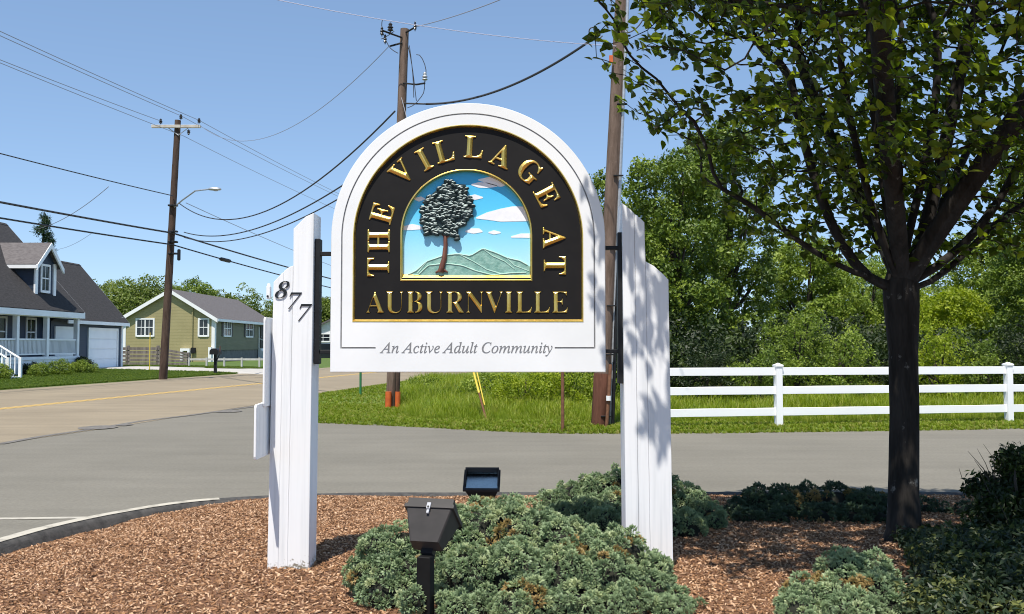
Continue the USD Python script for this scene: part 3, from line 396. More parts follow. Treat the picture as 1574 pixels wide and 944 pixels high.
# ---------------------------------------------------------------- the sign
GLYPHS = json.loads('{"BT":[929,[[[[25,1000],[902,998],[899,695],[862,698],[855,754],[833,819],[803,866],[773,896],[748,914],[691,938],[619,951],[577,948],[580,130],[587,98],[608,65],[651,44],[717,39],[720,0],[201,0],[204,39],[256,42],[299,57],[326,87],[339,128],[341,948],[300,951],[233,938],[161,901],[121,861],[91,812],[71,752],[64,698],[25,698]]]]],"BH":[1147,[[[[34,998],[531,1000],[531,963],[486,958],[441,946],[421,930],[406,900],[400,872],[401,552],[746,550],[749,874],[744,902],[734,925],[703,948],[619,963],[619,1000],[1113,1000],[1113,963],[1044,951],[1008,928],[993,897],[985,842],[988,135],[1003,85],[1026,59],[1061,44],[1113,39],[1113,0],[619,0],[619,39],[664,42],[699,52],[729,75],[742,100],[749,138],[746,484],[401,482],[400,138],[406,110],[421,75],[441,57],[486,42],[531,39],[531,0],[34,0],[34,39],[89,44],[121,57],[142,75],[157,108],[165,168],[162,870],[150,912],[134,933],[89,956],[34,963]]]]],"BE":[971,[[[[32,0],[32,37],[101,44],[124,54],[142,70],[155,93],[165,138],[162,870],[152,910],[139,930],[121,946],[99,956],[34,963],[34,998],[875,1000],[875,703],[840,703],[828,772],[801,834],[758,884],[713,911],[664,929],[617,939],[525,946],[442,941],[419,931],[411,920],[400,874],[402,541],[462,541],[489,546],[514,553],[557,578],[579,603],[604,648],[619,690],[631,757],[668,757],[668,261],[631,260],[624,320],[612,369],[597,404],[569,442],[546,459],[507,477],[454,486],[405,489],[400,484],[400,133],[406,103],[416,82],[434,69],[467,61],[590,64],[693,86],[756,116],[817,168],[860,225],[902,314],[943,314],[885,0]]]]],"BV":[939,[[[[-32,998],[462,1000],[462,963],[410,961],[363,948],[342,930],[334,892],[361,810],[567,321],[575,331],[764,827],[779,887],[774,925],[750,948],[700,961],[656,963],[656,1000],[971,1000],[971,963],[926,956],[895,938],[873,910],[848,863],[506,-27],[464,-27],[459,-17],[73,886],[51,920],[31,941],[8,953],[-32,963]]]]],"BI":[572,[[[[29,0],[29,39],[84,47],[129,67],[152,92],[165,138],[165,877],[155,917],[137,940],[98,956],[29,963],[29,1000],[536,1000],[536,963],[472,956],[436,943],[416,923],[403,887],[400,150],[408,105],[423,77],[439,64],[474,49],[538,39],[541,0]]]]],"BL":[936,[[[[34,998],[548,1000],[548,963],[479,958],[436,943],[411,912],[401,870],[400,136],[408,98],[427,74],[470,61],[567,61],[612,66],[659,76],[708,94],[766,128],[813,176],[852,235],[897,339],[939,339],[882,0],[34,0],[34,39],[89,44],[121,57],[142,75],[157,108],[165,168],[162,870],[155,902],[144,923],[129,938],[101,953],[34,963]]]]],"BA":[958,[[[[-20,39],[5,42],[33,52],[53,67],[81,105],[105,157],[450,1020],[491,1022],[855,161],[903,74],[935,47],[973,39],[973,0],[504,0],[504,39],[548,42],[581,49],[601,60],[622,88],[622,111],[609,153],[552,290],[227,289],[167,140],[165,91],[175,70],[198,52],[231,42],[280,39],[280,0],[-20,0]],[[251,354],[529,353],[389,693],[384,691]]]]],"BG":[1115,[[[[61,445],[61,558],[66,600],[81,668],[103,730],[140,799],[182,855],[229,902],[287,946],[346,978],[413,1002],[467,1015],[536,1022],[622,1020],[681,1010],[781,980],[832,958],[852,956],[875,961],[886,969],[904,989],[919,1022],[961,1020],[961,676],[919,678],[887,758],[837,834],[763,908],[694,951],[627,970],[565,973],[493,956],[438,921],[389,858],[359,794],[344,745],[324,624],[319,460],[324,383],[342,280],[361,215],[391,154],[423,109],[478,62],[543,35],[600,27],[661,32],[689,40],[711,52],[729,70],[742,93],[752,136],[752,304],[742,347],[724,373],[696,388],[666,396],[604,400],[604,435],[1098,435],[1098,400],[1049,396],[1024,388],[998,370],[985,344],[978,292],[978,61],[833,10],[759,-7],[668,-20],[546,-22],[494,-17],[420,-2],[361,17],[305,44],[248,81],[187,138],[150,184],[125,224],[96,287],[74,361]]]]],"BU":[1081,[[[[32,963],[32,1000],[528,1000],[528,963],[472,956],[429,941],[408,918],[401,892],[396,845],[398,253],[408,194],[420,157],[443,117],[465,92],[510,64],[543,54],[573,49],[636,49],[683,57],[721,69],[758,89],[790,116],[815,149],[840,201],[860,300],[857,880],[847,910],[822,938],[777,956],[720,963],[720,998],[1042,998],[1042,963],[1002,956],[964,938],[946,920],[931,882],[926,837],[926,332],[921,283],[909,216],[885,145],[853,91],[816,52],[786,29],[740,5],[668,-17],[600,-27],[484,-27],[410,-17],[337,5],[275,39],[238,74],[209,115],[182,177],[162,280],[157,880],[142,920],[117,943],[74,958]]]]],"BB":[971,[[[[34,37],[89,44],[134,67],[152,95],[162,137],[165,823],[157,890],[142,925],[122,945],[106,953],[76,961],[34,963],[34,1000],[523,1000],[595,995],[658,985],[727,966],[774,943],[813,914],[848,870],[867,811],[870,744],[857,690],[826,636],[791,604],[730,570],[651,548],[645,542],[735,516],[803,484],[845,455],[889,403],[904,373],[916,329],[916,243],[899,179],[860,115],[821,79],[764,44],[688,17],[600,2],[34,0]],[[400,116],[411,83],[429,64],[460,54],[521,54],[556,62],[596,82],[621,107],[641,144],[654,189],[661,253],[661,307],[654,364],[641,406],[621,441],[586,474],[556,489],[479,506],[401,504]],[[400,556],[472,555],[534,570],[566,588],[591,613],[612,653],[624,715],[624,803],[617,848],[607,878],[589,908],[571,926],[546,941],[484,953],[445,951],[416,938],[406,920],[400,894]]]]],"BR":[1037,[[[[34,998],[518,1000],[597,995],[717,973],[779,951],[835,916],[877,872],[907,811],[914,774],[916,722],[904,654],[872,595],[833,555],[762,514],[700,494],[695,488],[966,85],[1001,50],[1029,39],[1054,39],[1054,0],[742,0],[439,467],[401,464],[403,123],[421,75],[441,57],[486,42],[531,39],[531,0],[34,0],[34,39],[89,44],[121,57],[142,75],[157,108],[165,168],[162,870],[150,912],[134,933],[89,956],[34,963]],[[400,516],[484,514],[528,521],[566,533],[596,551],[618,571],[648,621],[666,700],[666,774],[661,809],[648,851],[626,891],[603,913],[576,931],[521,946],[465,946],[426,936],[406,907],[400,882]]]]],"BN":[1084,[[[[39,37],[89,42],[131,57],[152,80],[165,123],[167,850],[112,918],[80,950],[39,963],[39,1000],[344,1000],[855,378],[857,864],[853,894],[837,928],[814,946],[781,956],[727,963],[727,1000],[1052,1000],[1052,963],[980,951],[959,941],[947,928],[931,892],[926,862],[924,-25],[885,-25],[877,-17],[237,762],[233,163],[238,115],[251,80],[274,57],[319,42],[364,39],[366,0],[39,0]]]]],"IA":[1017,[[[[-184,0],[-179,27],[-127,35],[-75,57],[-40,82],[2,124],[779,1042],[811,1042],[774,106],[784,73],[802,52],[845,34],[899,29],[899,2],[486,0],[491,27],[538,29],[568,37],[599,57],[614,85],[627,152],[631,283],[629,346],[283,346],[264,339],[131,183],[87,122],[71,91],[69,71],[82,45],[113,32],[172,27],[165,0]],[[319,405],[322,400],[631,400],[636,404],[653,799],[630,778]]]]],"IC":[1034,[[[[57,346],[57,435],[66,501],[88,577],[133,673],[179,747],[226,806],[275,857],[351,921],[420,966],[496,1002],[563,1025],[622,1037],[661,1042],[764,1039],[857,1020],[934,995],[953,995],[972,1003],[995,1032],[1025,1032],[966,730],[934,730],[934,808],[924,858],[901,908],[861,953],[812,980],[757,993],[683,993],[641,985],[587,968],[520,933],[458,889],[411,844],[354,775],[320,721],[283,647],[253,563],[231,437],[233,312],[246,250],[261,208],[278,173],[313,126],[370,79],[425,54],[487,42],[590,47],[654,64],[736,104],[815,163],[877,226],[904,199],[843,130],[757,59],[708,29],[651,5],[543,-20],[440,-22],[393,-17],[344,-7],[280,15],[241,34],[192,69],[165,93],[123,145],[91,204],[74,251]]]]],"In":[799,[[[[-27,2],[123,503],[135,558],[135,590],[124,609],[114,616],[86,624],[39,624],[42,651],[170,668],[283,695],[292,690],[287,656],[214,425],[214,407],[292,504],[364,577],[430,631],[472,658],[518,681],[553,690],[614,688],[649,666],[663,629],[658,548],[543,143],[538,99],[543,85],[555,76],[575,74],[603,89],[648,141],[683,199],[708,179],[649,84],[595,25],[541,-10],[501,-20],[477,-20],[442,-7],[423,15],[415,37],[415,84],[425,133],[511,444],[533,553],[528,583],[517,596],[506,602],[480,602],[434,582],[379,540],[315,473],[239,372],[209,323],[162,222],[125,116],[93,0]]]]],"Ic":[654,[[[[-2,224],[0,283],[10,337],[52,442],[84,494],[120,541],[201,614],[292,666],[342,683],[393,693],[445,695],[499,688],[533,673],[565,646],[577,627],[585,602],[582,553],[570,528],[553,511],[526,501],[477,506],[462,516],[452,531],[447,553],[450,580],[484,634],[473,651],[452,656],[386,651],[351,639],[308,614],[259,569],[207,500],[180,448],[147,361],[130,270],[130,204],[145,140],[168,99],[195,72],[233,54],[263,49],[310,54],[367,74],[402,94],[456,136],[501,179],[523,152],[477,103],[415,52],[339,7],[290,-10],[248,-17],[187,-17],[133,-5],[81,25],[34,79],[10,138]]]]],"It":[410,[[[[2,34],[2,88],[7,113],[142,612],[140,622],[44,622],[47,649],[99,666],[163,703],[238,775],[297,860],[332,860],[278,671],[400,668],[391,622],[268,622],[263,617],[138,148],[130,103],[133,85],[147,69],[167,69],[178,74],[235,126],[270,172],[285,162],[295,147],[248,86],[197,34],[155,5],[123,-10],[93,-17],[42,-15],[12,7]]]]],"Ii":[388,[[[[194,921],[194,956],[201,975],[229,1005],[251,1015],[287,1015],[310,1005],[334,980],[344,958],[344,919],[334,897],[312,875],[287,865],[251,865],[229,875],[206,894]]],[[[0,81],[25,192],[130,565],[128,600],[112,618],[81,629],[39,631],[42,651],[54,658],[175,673],[275,695],[287,686],[287,666],[138,172],[128,130],[130,88],[150,71],[167,71],[186,79],[247,136],[283,184],[305,165],[305,157],[258,96],[214,49],[167,12],[115,-12],[54,-17],[27,-7],[5,22]]]]],"Iv":[651,[[[[-12,629],[-7,656],[0,658],[76,671],[143,690],[179,693],[187,686],[204,631],[216,541],[238,143],[244,134],[319,210],[417,328],[476,412],[521,493],[528,529],[520,545],[474,590],[459,617],[459,651],[467,668],[494,690],[509,695],[543,695],[565,686],[582,668],[595,641],[600,595],[592,550],[575,501],[521,403],[469,329],[398,241],[167,-17],[133,-15],[108,427],[88,556],[78,583],[55,611],[22,626]]]]],"Ie":[631,[[[[-10,204],[-7,260],[5,322],[47,425],[111,521],[192,602],[236,634],[295,666],[342,683],[388,693],[437,695],[479,690],[518,676],[543,656],[565,609],[563,545],[538,491],[494,442],[428,396],[359,364],[251,332],[133,310],[123,226],[128,162],[148,110],[176,79],[199,66],[238,57],[282,57],[317,64],[387,96],[431,128],[482,177],[489,177],[506,160],[506,152],[425,69],[356,22],[275,-7],[226,-15],[170,-15],[120,-5],[69,22],[25,71],[0,130]],[[142,351],[162,349],[199,356],[283,384],[353,423],[402,470],[432,518],[447,570],[447,614],[442,630],[429,645],[410,654],[376,654],[351,646],[311,624],[271,589],[234,544],[199,490],[165,418]]]]],"Id":[779,[[[[-20,182],[-12,236],[2,292],[27,356],[57,415],[135,531],[219,614],[265,649],[307,671],[386,693],[432,695],[472,690],[504,678],[527,654],[535,655],[602,924],[604,965],[599,979],[588,990],[560,998],[511,998],[518,1027],[605,1034],[717,1066],[749,1069],[757,1059],[754,1032],[514,115],[514,89],[519,77],[538,66],[556,67],[594,89],[673,177],[693,162],[695,155],[649,96],[585,29],[523,-10],[496,-17],[455,-17],[432,-10],[413,7],[400,44],[403,96],[432,214],[429,219],[337,91],[263,22],[197,-10],[162,-17],[108,-17],[76,-10],[47,5],[7,47],[-15,103]],[[113,145],[126,105],[148,77],[182,61],[216,61],[249,74],[282,97],[331,146],[366,190],[415,269],[444,329],[479,415],[501,494],[509,543],[509,587],[496,625],[478,646],[449,658],[415,658],[378,648],[318,614],[246,539],[199,465],[148,347],[118,241]]]]],"Iu":[799,[[[[10,113],[29,214],[110,498],[123,566],[123,590],[115,611],[89,626],[29,631],[34,658],[152,673],[258,695],[280,688],[278,656],[152,229],[130,135],[130,103],[141,82],[162,71],[186,71],[222,84],[272,119],[331,178],[407,279],[452,353],[506,464],[545,570],[572,678],[688,678],[550,167],[541,113],[543,88],[560,71],[588,74],[616,92],[643,119],[690,184],[713,162],[661,86],[607,29],[553,-5],[511,-17],[457,-15],[435,-2],[418,25],[418,106],[474,307],[472,315],[386,192],[322,113],[246,39],[177,-2],[125,-17],[79,-17],[39,0],[25,17],[12,44]]]]],"Il":[378,[[[[-5,71],[29,224],[221,926],[224,953],[213,987],[182,1002],[128,1007],[130,1032],[366,1069],[376,1061],[373,1037],[138,190],[123,123],[123,95],[140,76],[160,76],[175,84],[237,141],[268,179],[290,160],[290,152],[243,93],[194,44],[147,10],[101,-12],[76,-17],[47,-15],[17,0],[-2,32]]]]],"Io":[769,[[[[-10,211],[-7,268],[7,337],[29,393],[66,459],[111,518],[157,568],[204,607],[260,644],[329,676],[386,690],[430,695],[501,690],[541,681],[595,654],[627,627],[663,575],[686,506],[688,418],[676,354],[656,297],[619,226],[550,135],[477,69],[410,27],[332,-5],[265,-17],[197,-17],[120,2],[66,37],[29,79],[2,135]],[[123,153],[135,100],[156,65],[186,40],[236,25],[288,30],[335,50],[370,74],[429,136],[476,208],[511,279],[538,356],[555,435],[555,550],[535,605],[508,636],[489,646],[449,656],[418,656],[371,644],[311,606],[251,544],[204,473],[170,401],[145,332],[125,241]]]]],"Im":[1206,[[[[-27,0],[115,484],[135,575],[130,600],[114,616],[84,626],[37,631],[44,658],[155,668],[268,695],[285,688],[283,654],[207,416],[209,407],[305,523],[378,597],[450,651],[523,686],[558,693],[619,688],[639,678],[661,649],[666,629],[666,582],[651,501],[632,430],[634,422],[708,516],[772,585],[823,629],[880,666],[948,690],[1005,693],[1037,683],[1059,663],[1074,619],[1069,555],[956,143],[951,117],[954,90],[973,76],[1009,87],[1051,129],[1093,189],[1098,189],[1115,165],[1052,71],[1007,27],[980,7],[926,-15],[875,-15],[853,-5],[840,7],[826,47],[826,91],[833,138],[943,535],[946,563],[941,583],[932,594],[916,602],[869,597],[817,567],[748,503],[686,424],[624,323],[575,222],[546,148],[501,0],[386,0],[386,7],[531,499],[538,573],[533,589],[513,602],[484,602],[469,597],[392,550],[323,486],[254,399],[219,343],[172,244],[88,0]]]]],"Iy":[592,[[[[-170,-263],[-157,-236],[-125,-216],[-88,-216],[-37,-238],[-12,-238],[4,-230],[63,-169],[173,-13],[103,359],[64,536],[31,599],[-7,624],[-52,631],[-49,656],[12,663],[130,695],[143,693],[152,683],[170,639],[184,580],[271,132],[417,368],[472,481],[477,504],[472,539],[451,564],[413,592],[403,624],[408,658],[423,678],[455,693],[484,693],[514,681],[538,651],[545,627],[548,590],[538,528],[504,435],[459,349],[344,155],[184,-84],[74,-221],[20,-275],[-34,-317],[-86,-337],[-130,-332],[-162,-307],[-170,-287]]]]],"D8":[823,[[[[44,243],[49,327],[59,359],[79,396],[98,420],[145,462],[256,532],[189,580],[145,622],[111,668],[86,727],[79,767],[81,848],[98,907],[125,956],[170,1000],[226,1034],[295,1057],[361,1066],[472,1066],[523,1059],[587,1039],[639,1010],[693,953],[720,902],[735,828],[730,757],[708,700],[668,656],[624,622],[540,570],[617,528],[686,479],[730,432],[762,378],[779,314],[779,238],[762,167],[722,101],[690,69],[649,39],[597,15],[538,-2],[447,-15],[361,-15],[283,-5],[224,12],[177,34],[140,59],[111,86],[81,125],[64,160]],[[243,239],[258,174],[278,136],[311,101],[333,86],[366,74],[425,69],[455,74],[487,86],[510,101],[542,136],[570,199],[575,273],[567,308],[555,335],[517,380],[451,427],[359,472],[333,454],[293,414],[261,362],[246,307]],[[285,809],[293,759],[318,709],[367,664],[442,622],[480,644],[510,674],[540,737],[548,779],[548,837],[535,888],[523,915],[500,945],[475,965],[448,978],[415,983],[375,978],[345,963],[320,938],[305,912],[293,878]]]]],"D7":[823,[[[[66,742],[71,1052],[776,1052],[774,973],[369,0],[243,2],[632,890],[219,889],[195,879],[170,848],[162,823],[152,742]]]]]}')
def glyph(k):
    adv, polys = GLYPHS[k]
    return adv / 1000, MultiPolygon([Polygon(np.array(p[0]) / 1000, [np.array(h) / 1000 for h in p[1:]]) for p in polys]).buffer(0)
def prism_letter(shape, slope):          # a raised letter whose faces rise to a ridge along the middle of every stroke
    out = MB()
    for g in getattr(shape, 'geoms', [shape]):
        pts, hs = [], []
        w = math.sqrt(g.area)
        for d in (0, .018, .04, .065, .09, .115, .14, .17):
            q = g.buffer(-d) if d else g
            for k in getattr(q, 'geoms', [q]):
                for ring in ([k.exterior, *k.interiors] if not k.is_empty else []):
                    m = max(int(ring.length / .022), 5); c = np.array([ring.interpolate(t).coords[0] for t in np.linspace(0, ring.length, m, endpoint=False)] + (list(ring.coords)[:-1] if d == 0 else []))
                    pts.append(c); hs.append(np.full(len(c), d))
        p, h = np.vstack(pts), np.concatenate(hs); _, u = np.unique(np.round(p, 4), axis=0, return_index=True); p, h = p[u], h[u]
        t = Delaunay(p).simplices; c = p[t].mean(1); t = t[contains_xy(g, c[:, 0], c[:, 1])]
        a = np.cross(p[t[:, 1]] - p[t[:, 0]], p[t[:, 2]] - p[t[:, 0]]); t[a < 0] = t[a < 0][:, ::-1]
        out.add(np.c_[p, np.minimum(h, .15) * slope + .02 * (h > 0)], t)
    return out.get()
SY = 5.7                                 # the sign stands 5.7 m from the camera
CX, CY = 719.5, 367.0
C0 = D(CX, CY, SY); PX = (D(CX + 100, CY, SY) - C0)[0] / 100
def arch(r, bottom, cx=0.0, cy=0.0, n=72):   # in photograph pixels about the middle of the arch, counter-clockwise
    t = np.linspace(0, np.pi, n); side_ = np.linspace(bottom, cy, 14)[1:-1]
    return np.vstack([[(cx - r, bottom), (cx - r / 3, bottom), (cx + r / 3, bottom), (cx + r, bottom)], np.c_[np.full(12, cx + r), side_], np.c_[cx + r * np.cos(t), cy + r * np.sin(t)], np.c_[np.full(12, cx - r), side_[::-1]]])
def panel(poly, w0, w1):                 # a flat piece of the sign between two depths (metres in front of the white face)
    m = extrude(affinity.scale(poly, PX, PX, origin=(0, 0)), w1 - w0); m.apply_translation([0, 0, w0]); return upright(m, (C0[0], SY, C0[2]))
def loft(a, b, wa, wb):
    n = len(a); i = np.arange(n); j = (i + 1) % n
    v = np.vstack([np.c_[np.asarray(a) * PX, np.full(n, wa)], np.c_[np.asarray(b) * PX, np.full(n, wb)]])
    return upright(trimesh.Trimesh(v, np.vstack([np.c_[i, j, j + n], np.c_[i, j + n, i + n]]), process=False), (C0[0], SY, C0[2]))
cat_ = trimesh.util.concatenate
sign_base = G(719, 878, 0.2) * [1, 0, 1] + [0, SY + .1, 0]
sign = thing('entrance_sign', 'large white arched sign with black and gold lettering between two stepped white posts', 'sign', sign_base)
RP, BP = 176.0, -127.0
outer, opening, inner = Polygon(arch(211, -205)), Polygon(arch(RP, BP)), Polygon(arch(102, -64, -3, 7))
gl = LineString([(-141, -167.6), (-194, -167.6)] + [(-194, y) for y in (-100, -50)] + [(194 * math.cos(t), 194 * math.sin(t)) for t in np.linspace(np.pi, 0, 90)] + [(194, -50), (194, -167.6), (133, -167.6)])
groove = gl.buffer(1.15, cap_style=2, join_style=2)
face = outer.difference(opening).difference(groove)
a0 = arch(211, -205)
board = cat_([panel(Polygon(offset_loop(a0, 0.4)), -.09, -.052), panel(outer.difference(opening), -.052, -.009), panel(Polygon(offset_loop(a0, 1.0)).difference(opening).difference(groove), -.009, -.0005), loft(a0, offset_loop(a0, 1.0), -.009, -.0005)])
wb = obj('white_board', board, M['white_paint'], sign); wbp = UsdGeom.Mesh(wb)
obj('groove_line', panel(groove, -.009, -.0065), M['grey_print'], wbp)
def run_text(word, x0, x1, base, caph, name, m, parent, w, t=None, slope=None, key='B'):
    adv = [glyph(key + c)[0] if c != ' ' else .36 for c in word]; total = sum(adv)
    sx = (x1 - x0) / total; x = x0
    for c, a in zip(word, adv):
        if c != ' ':
            g = affinity.scale(glyph(key + c)[1], sx, caph, origin=(0, 0)); g = affinity.translate(g, x, base)
            if slope is None: obj(name, panel(g, w, w + t), m, parent)
            else:
                s = prism_letter(affinity.scale(glyph(key + c)[1], sx / caph, 1, origin=(0, 0)).buffer(-.009, join_style=2), slope); s.apply_scale(caph * PX); s.apply_translation([x * PX, base * PX, w]); obj(name, upright(s, (C0[0], SY, C0[2])), m, parent, smooth=25)
        x += a * sx
run_text('An Active Adult Community', -132, 130, -175, 15.5, 'letter', M['grey_print'], wbp, -.0005, t=.002, key='I')
bp = UsdGeom.Mesh(obj('black_panel', panel(opening.difference(Polygon(arch(99, -60, -3, 7))), -.05, -.016), M['sign_black'], sign))
gb = cat_([loft(arch(176.8, BP - .8), arch(175.6, BP + .4), .0015, .0015), loft(arch(177.2, BP - 1.2), arch(176.8, BP - .8), -.001, .0015), loft(arch(175.6, BP + .4), arch(173.6, BP + 3.2), .0015, -.0165)])
obj('gold_border', gb, M['gold'], bp, smooth=30)
run_text('AUBURNVILLE', -157, 155, -114, 33, 'letter', M['gold'], bp, -.016, slope=.62)
for c, lx_, ly_ in (('T', 581, 410.5), ('H', 581.6, 370), ('E', 586.5, 327), ('V', 617, 263.5), ('I', 651, 243.5), ('L', 682, 230.5), ('L', 728, 224), ('A', 771.4, 237.5), ('G', 814.4, 262), ('E', 841, 299.5), ('A', 852, 365.5), ('T', 853, 408)):
    dx, dy = lx_ - 719, CY - ly_
    ang = 90 if dx < 0 and dy < 5 else -90 if dy < 5 else math.degrees(math.atan2(dy, dx)) - 90
    if c == 'E': ang = ang * 1.02
    g = affinity.scale(glyph('B' + c)[1], .94, 1, origin=(0, 0)).buffer(.022, join_style=2); s = prism_letter(g, .66); b = np.array(g.bounds); s.apply_translation([-(b[0] + b[2]) / 2, -(b[1] + b[3]) / 2, 0]); s.apply_scale(33.5 * PX)
    s.apply_transform(trimesh.transformations.rotation_matrix(math.radians(ang), [0, 0, 1])); s.apply_translation([(lx_ - CX) * PX, dy * PX, -.016]); obj('letter', upright(s, (C0[0], SY, C0[2])), M['gold'], bp, smooth=25)
# the carved and painted picture
pc = UsdGeom.Mesh(obj('carved_picture', panel(Polygon(arch(98.5, -60, -3, 7)), -.0515, -.0495), M['picture_sky'], sign))
obj('gold_border', cat_([loft(arch(101.6, -65, -3, 7), arch(100.6, -64, -3, 7), -.0155, -.0125), loft(arch(100.6, -64, -3, 7), arch(99.4, -63, -3, 7), -.0125, -.0125), loft(arch(99.4, -63, -3, 7), arch(98.2, -53.5, -3, 7), -.0125, -.0495)]), M['gold'], pc, smooth=30)
def Z(x, y): return (600 + x / 4.72 - CX, CY - (240 + y / 4.72))
def zpoly(pts): return Polygon([Z(*p) for p in pts])
clip_ = Polygon(arch(97.8, -56, -3, 7))
for pts in ([(590, 195), (640, 182), (700, 186), (770, 205), (700, 214), (640, 212)], [(625, 440), (700, 405), (800, 378), (890, 360), (975, 362), (1010, 420), (1010, 458), (800, 462), (700, 448)], [(545, 540), (585, 522), (640, 522), (662, 540), (600, 550)], [(715, 548), (750, 536), (795, 548), (750, 556)],
            [(95, 505), (150, 490), (200, 500), (228, 518), (150, 524), (95, 524)], [(560, 285), (610, 272), (665, 290), (610, 302)], [(880, 580), (950, 560), (1010, 560), (1010, 582)], [(640, 160), (740, 138), (850, 190), (800, 206), (720, 186)], [(170, 300), (215, 288), (240, 300), (200, 314)]):
    obj('cloud', panel(zpoly(pts).buffer(2.2).buffer(-1.0).simplify(.2).intersection(clip_), -.0495, -.0480), M['carved_cloud'], pc)
hill = [(95, 880), (105, 865), (180, 830), (260, 760), (390, 715), (490, 705), (580, 720), (670, 665), (760, 695), (850, 735), (940, 755), (1012, 795), (1012, 880)]
near_hill = [(95, 885), (105, 868), (200, 858), (270, 790), (400, 775), (520, 790), (620, 830), (740, 860), (880, 845), (1012, 840), (1012, 885)]
obj('hill', panel(zpoly(hill).intersection(clip_), -.0495, -.0445), M['carved_green'], pc); obj('hill', panel(zpoly(near_hill).intersection(clip_), -.0445, -.0405), M['carved_green'], pc)
def ridge(pts, w, r):
    p = np.array([Z(*q) for q in pts]); t = np.linspace(0, len(p) - 1, 40); p = np.c_[np.interp(t, range(len(p)), p[:, 0]), np.interp(t, range(len(p)), p[:, 1])]
    p = p[contains_xy(clip_, p[:, 0], p[:, 1])]
    m = MB().tube(np.c_[p * PX, np.full(len(p), w)], r * PX, 6).get(); return upright(m, (C0[0], SY, C0[2]))
obj('ridge', cat_([ridge(hill[1:-1], -.0445, .9), ridge(near_hill[1:-1], -.0405, .9), ridge([(490, 705), (600, 760), (700, 820), (800, 850)], -.0445, .7), ridge([(670, 668), (740, 720), (830, 760), (900, 815)], -.0445, .7), ridge([(260, 765), (230, 800), (190, 850)], -.0445, .7), ridge([(850, 740), (900, 790), (1005, 830)], -.0445, .6)]), M['carved_ridge'], pc, smooth=True)
tk = MB()
for pts, r0, r1 in (([(392, 540), (398, 640), (388, 740), (372, 800), (362, 840)], 2.8, 5.0), ([(372, 800), (345, 832), (325, 842)], 2.4, 1.2), ([(370, 800), (395, 830), (412, 838)], 2.4, 1.2), ([(395, 600), (430, 560)], 1.6, 1.0), ([(393, 580), (360, 550)], 1.5, 1.0)):
    p = np.array([Z(*q) for q in pts]); tk.tube(np.c_[p * PX, np.full(len(p), -.038)], np.linspace(r0, r1, len(p)) * PX, 8)
obj('tree_trunk', upright(tk.get(), (C0[0], SY, C0[2])), M['carved_bark'], pc, smooth=True)
crown = zpoly([(400, 150), (470, 185), (550, 190), (560, 270), (605, 300), (600, 420), (550, 490), (500, 520), (490, 610), (430, 585), (380, 560), (320, 575), (250, 570), (240, 530), (220, 470), (215, 390), (235, 330), (265, 285), (330, 230), (370, 190)])
r5 = np.random.default_rng(5); base, tips = MB(), MB(); ico = trimesh.creation.icosphere(1)
x0, y0, x1_, y1_ = crown.bounds; q = r5.uniform([x0, y0], [x1_, y1_], (1500, 2)); q = q[contains_xy(crown.buffer(-1), q[:, 0], q[:, 1])][:360]
for px, py in q:
    a = r5.uniform(-.5, .5); sc = r5.uniform(.8, 1.25); w = -.030 + r5.uniform(-.006, .004)
    rotm = trimesh.transformations.rotation_matrix(a, [0, 0, 1])[:3, :3]
    base.add((ico.vertices * [4.6 * sc, 2.7 * sc, 3.0]) @ rotm.T * PX + [px * PX, py * PX, w], ico.faces)
    if r5.uniform() < .8: tips.add((ico.vertices * [2.8 * sc, .72 * sc, 1.2]) @ rotm.T * PX + [(px + .3) * PX, (py + 1.5 * sc) * PX, w + 2.3 * PX], ico.faces)
obj('tree_crown', cat_([panel(crown.buffer(-1.5), -.0495, -.034), upright(base.get(), (C0[0], SY, C0[2]))]), M['carved_leaf'], pc, smooth=40)
obj('pale_leaf_edges', upright(tips.get(), (C0[0], SY, C0[2])), M['carved_tip'], pc, smooth=40)
# posts, each of stepped white boards
def board_px(pts, depth, y=SY, c=.002):
    p = np.array([D(px, py, y)[[0, 2]] for px, py in pts]); m = cprism(p if Polygon(p).exterior.is_ccw else p[::-1], depth, c); return upright(m, (0, y + depth, 0))
def yz_board(pts, x0, x1, round_=.02):
    pl_ = Polygon(pts); pl_ = pl_.buffer(-round_).buffer(round_, quad_segs=5).simplify(.001); m = cprism(np.array(pl_.exterior.coords)[:-1][::(1 if pl_.exterior.is_ccw else -1)], x1 - x0, .002)
    T = np.eye(4); T[:3, :3] = [[0, 0, 1], [1, 0, 0], [0, 1, 0]]; m.apply_transform(T); m.apply_translation([x0, 0, 0]); return m
lp = thing('post', 'left post with black house number and side boards', None, sign_base * [0, 1, 1] - sign_base + [D(440, 880, SY)[0], 0, 0], parent=sign)
stage_fix = []
PW = M['painted_wood']
for pts, dep in (([(410, 902), (426.8, 902), (436.3, 418), (433, 420.5), (420.4, 434)], .21), ([(427.0, 902), (440.9, 902), (450.6, 408.5), (444, 411), (436.5, 417)], .212), ([(441.2, 902), (474, 902), (482.5, 327.5), (470, 333), (451.2, 352), (450.8, 420)], .215)):
    obj('plank', board_px(pts, dep, SY + (.003 if dep < .215 else 0)), PW, lp)
xl = D(414, 660, SY)[0]
zt, zm, zb = D(405, 487, 5.5)[2], D(391, 622, 5.36)[2], D(391, 711, 5.36)[2]
obj('side_board', yz_board([(5.585, zm - .03), (5.90, zm - .03), (5.90, zt), (5.585, zt)], xl - .013, xl - .001), PW, lp)
obj('side_board', yz_board([(5.455, zb), (5.90, zb), (5.90, zm + .004), (5.455, zm - .008)], xl - .0275, xl - .0135), PW, lp)
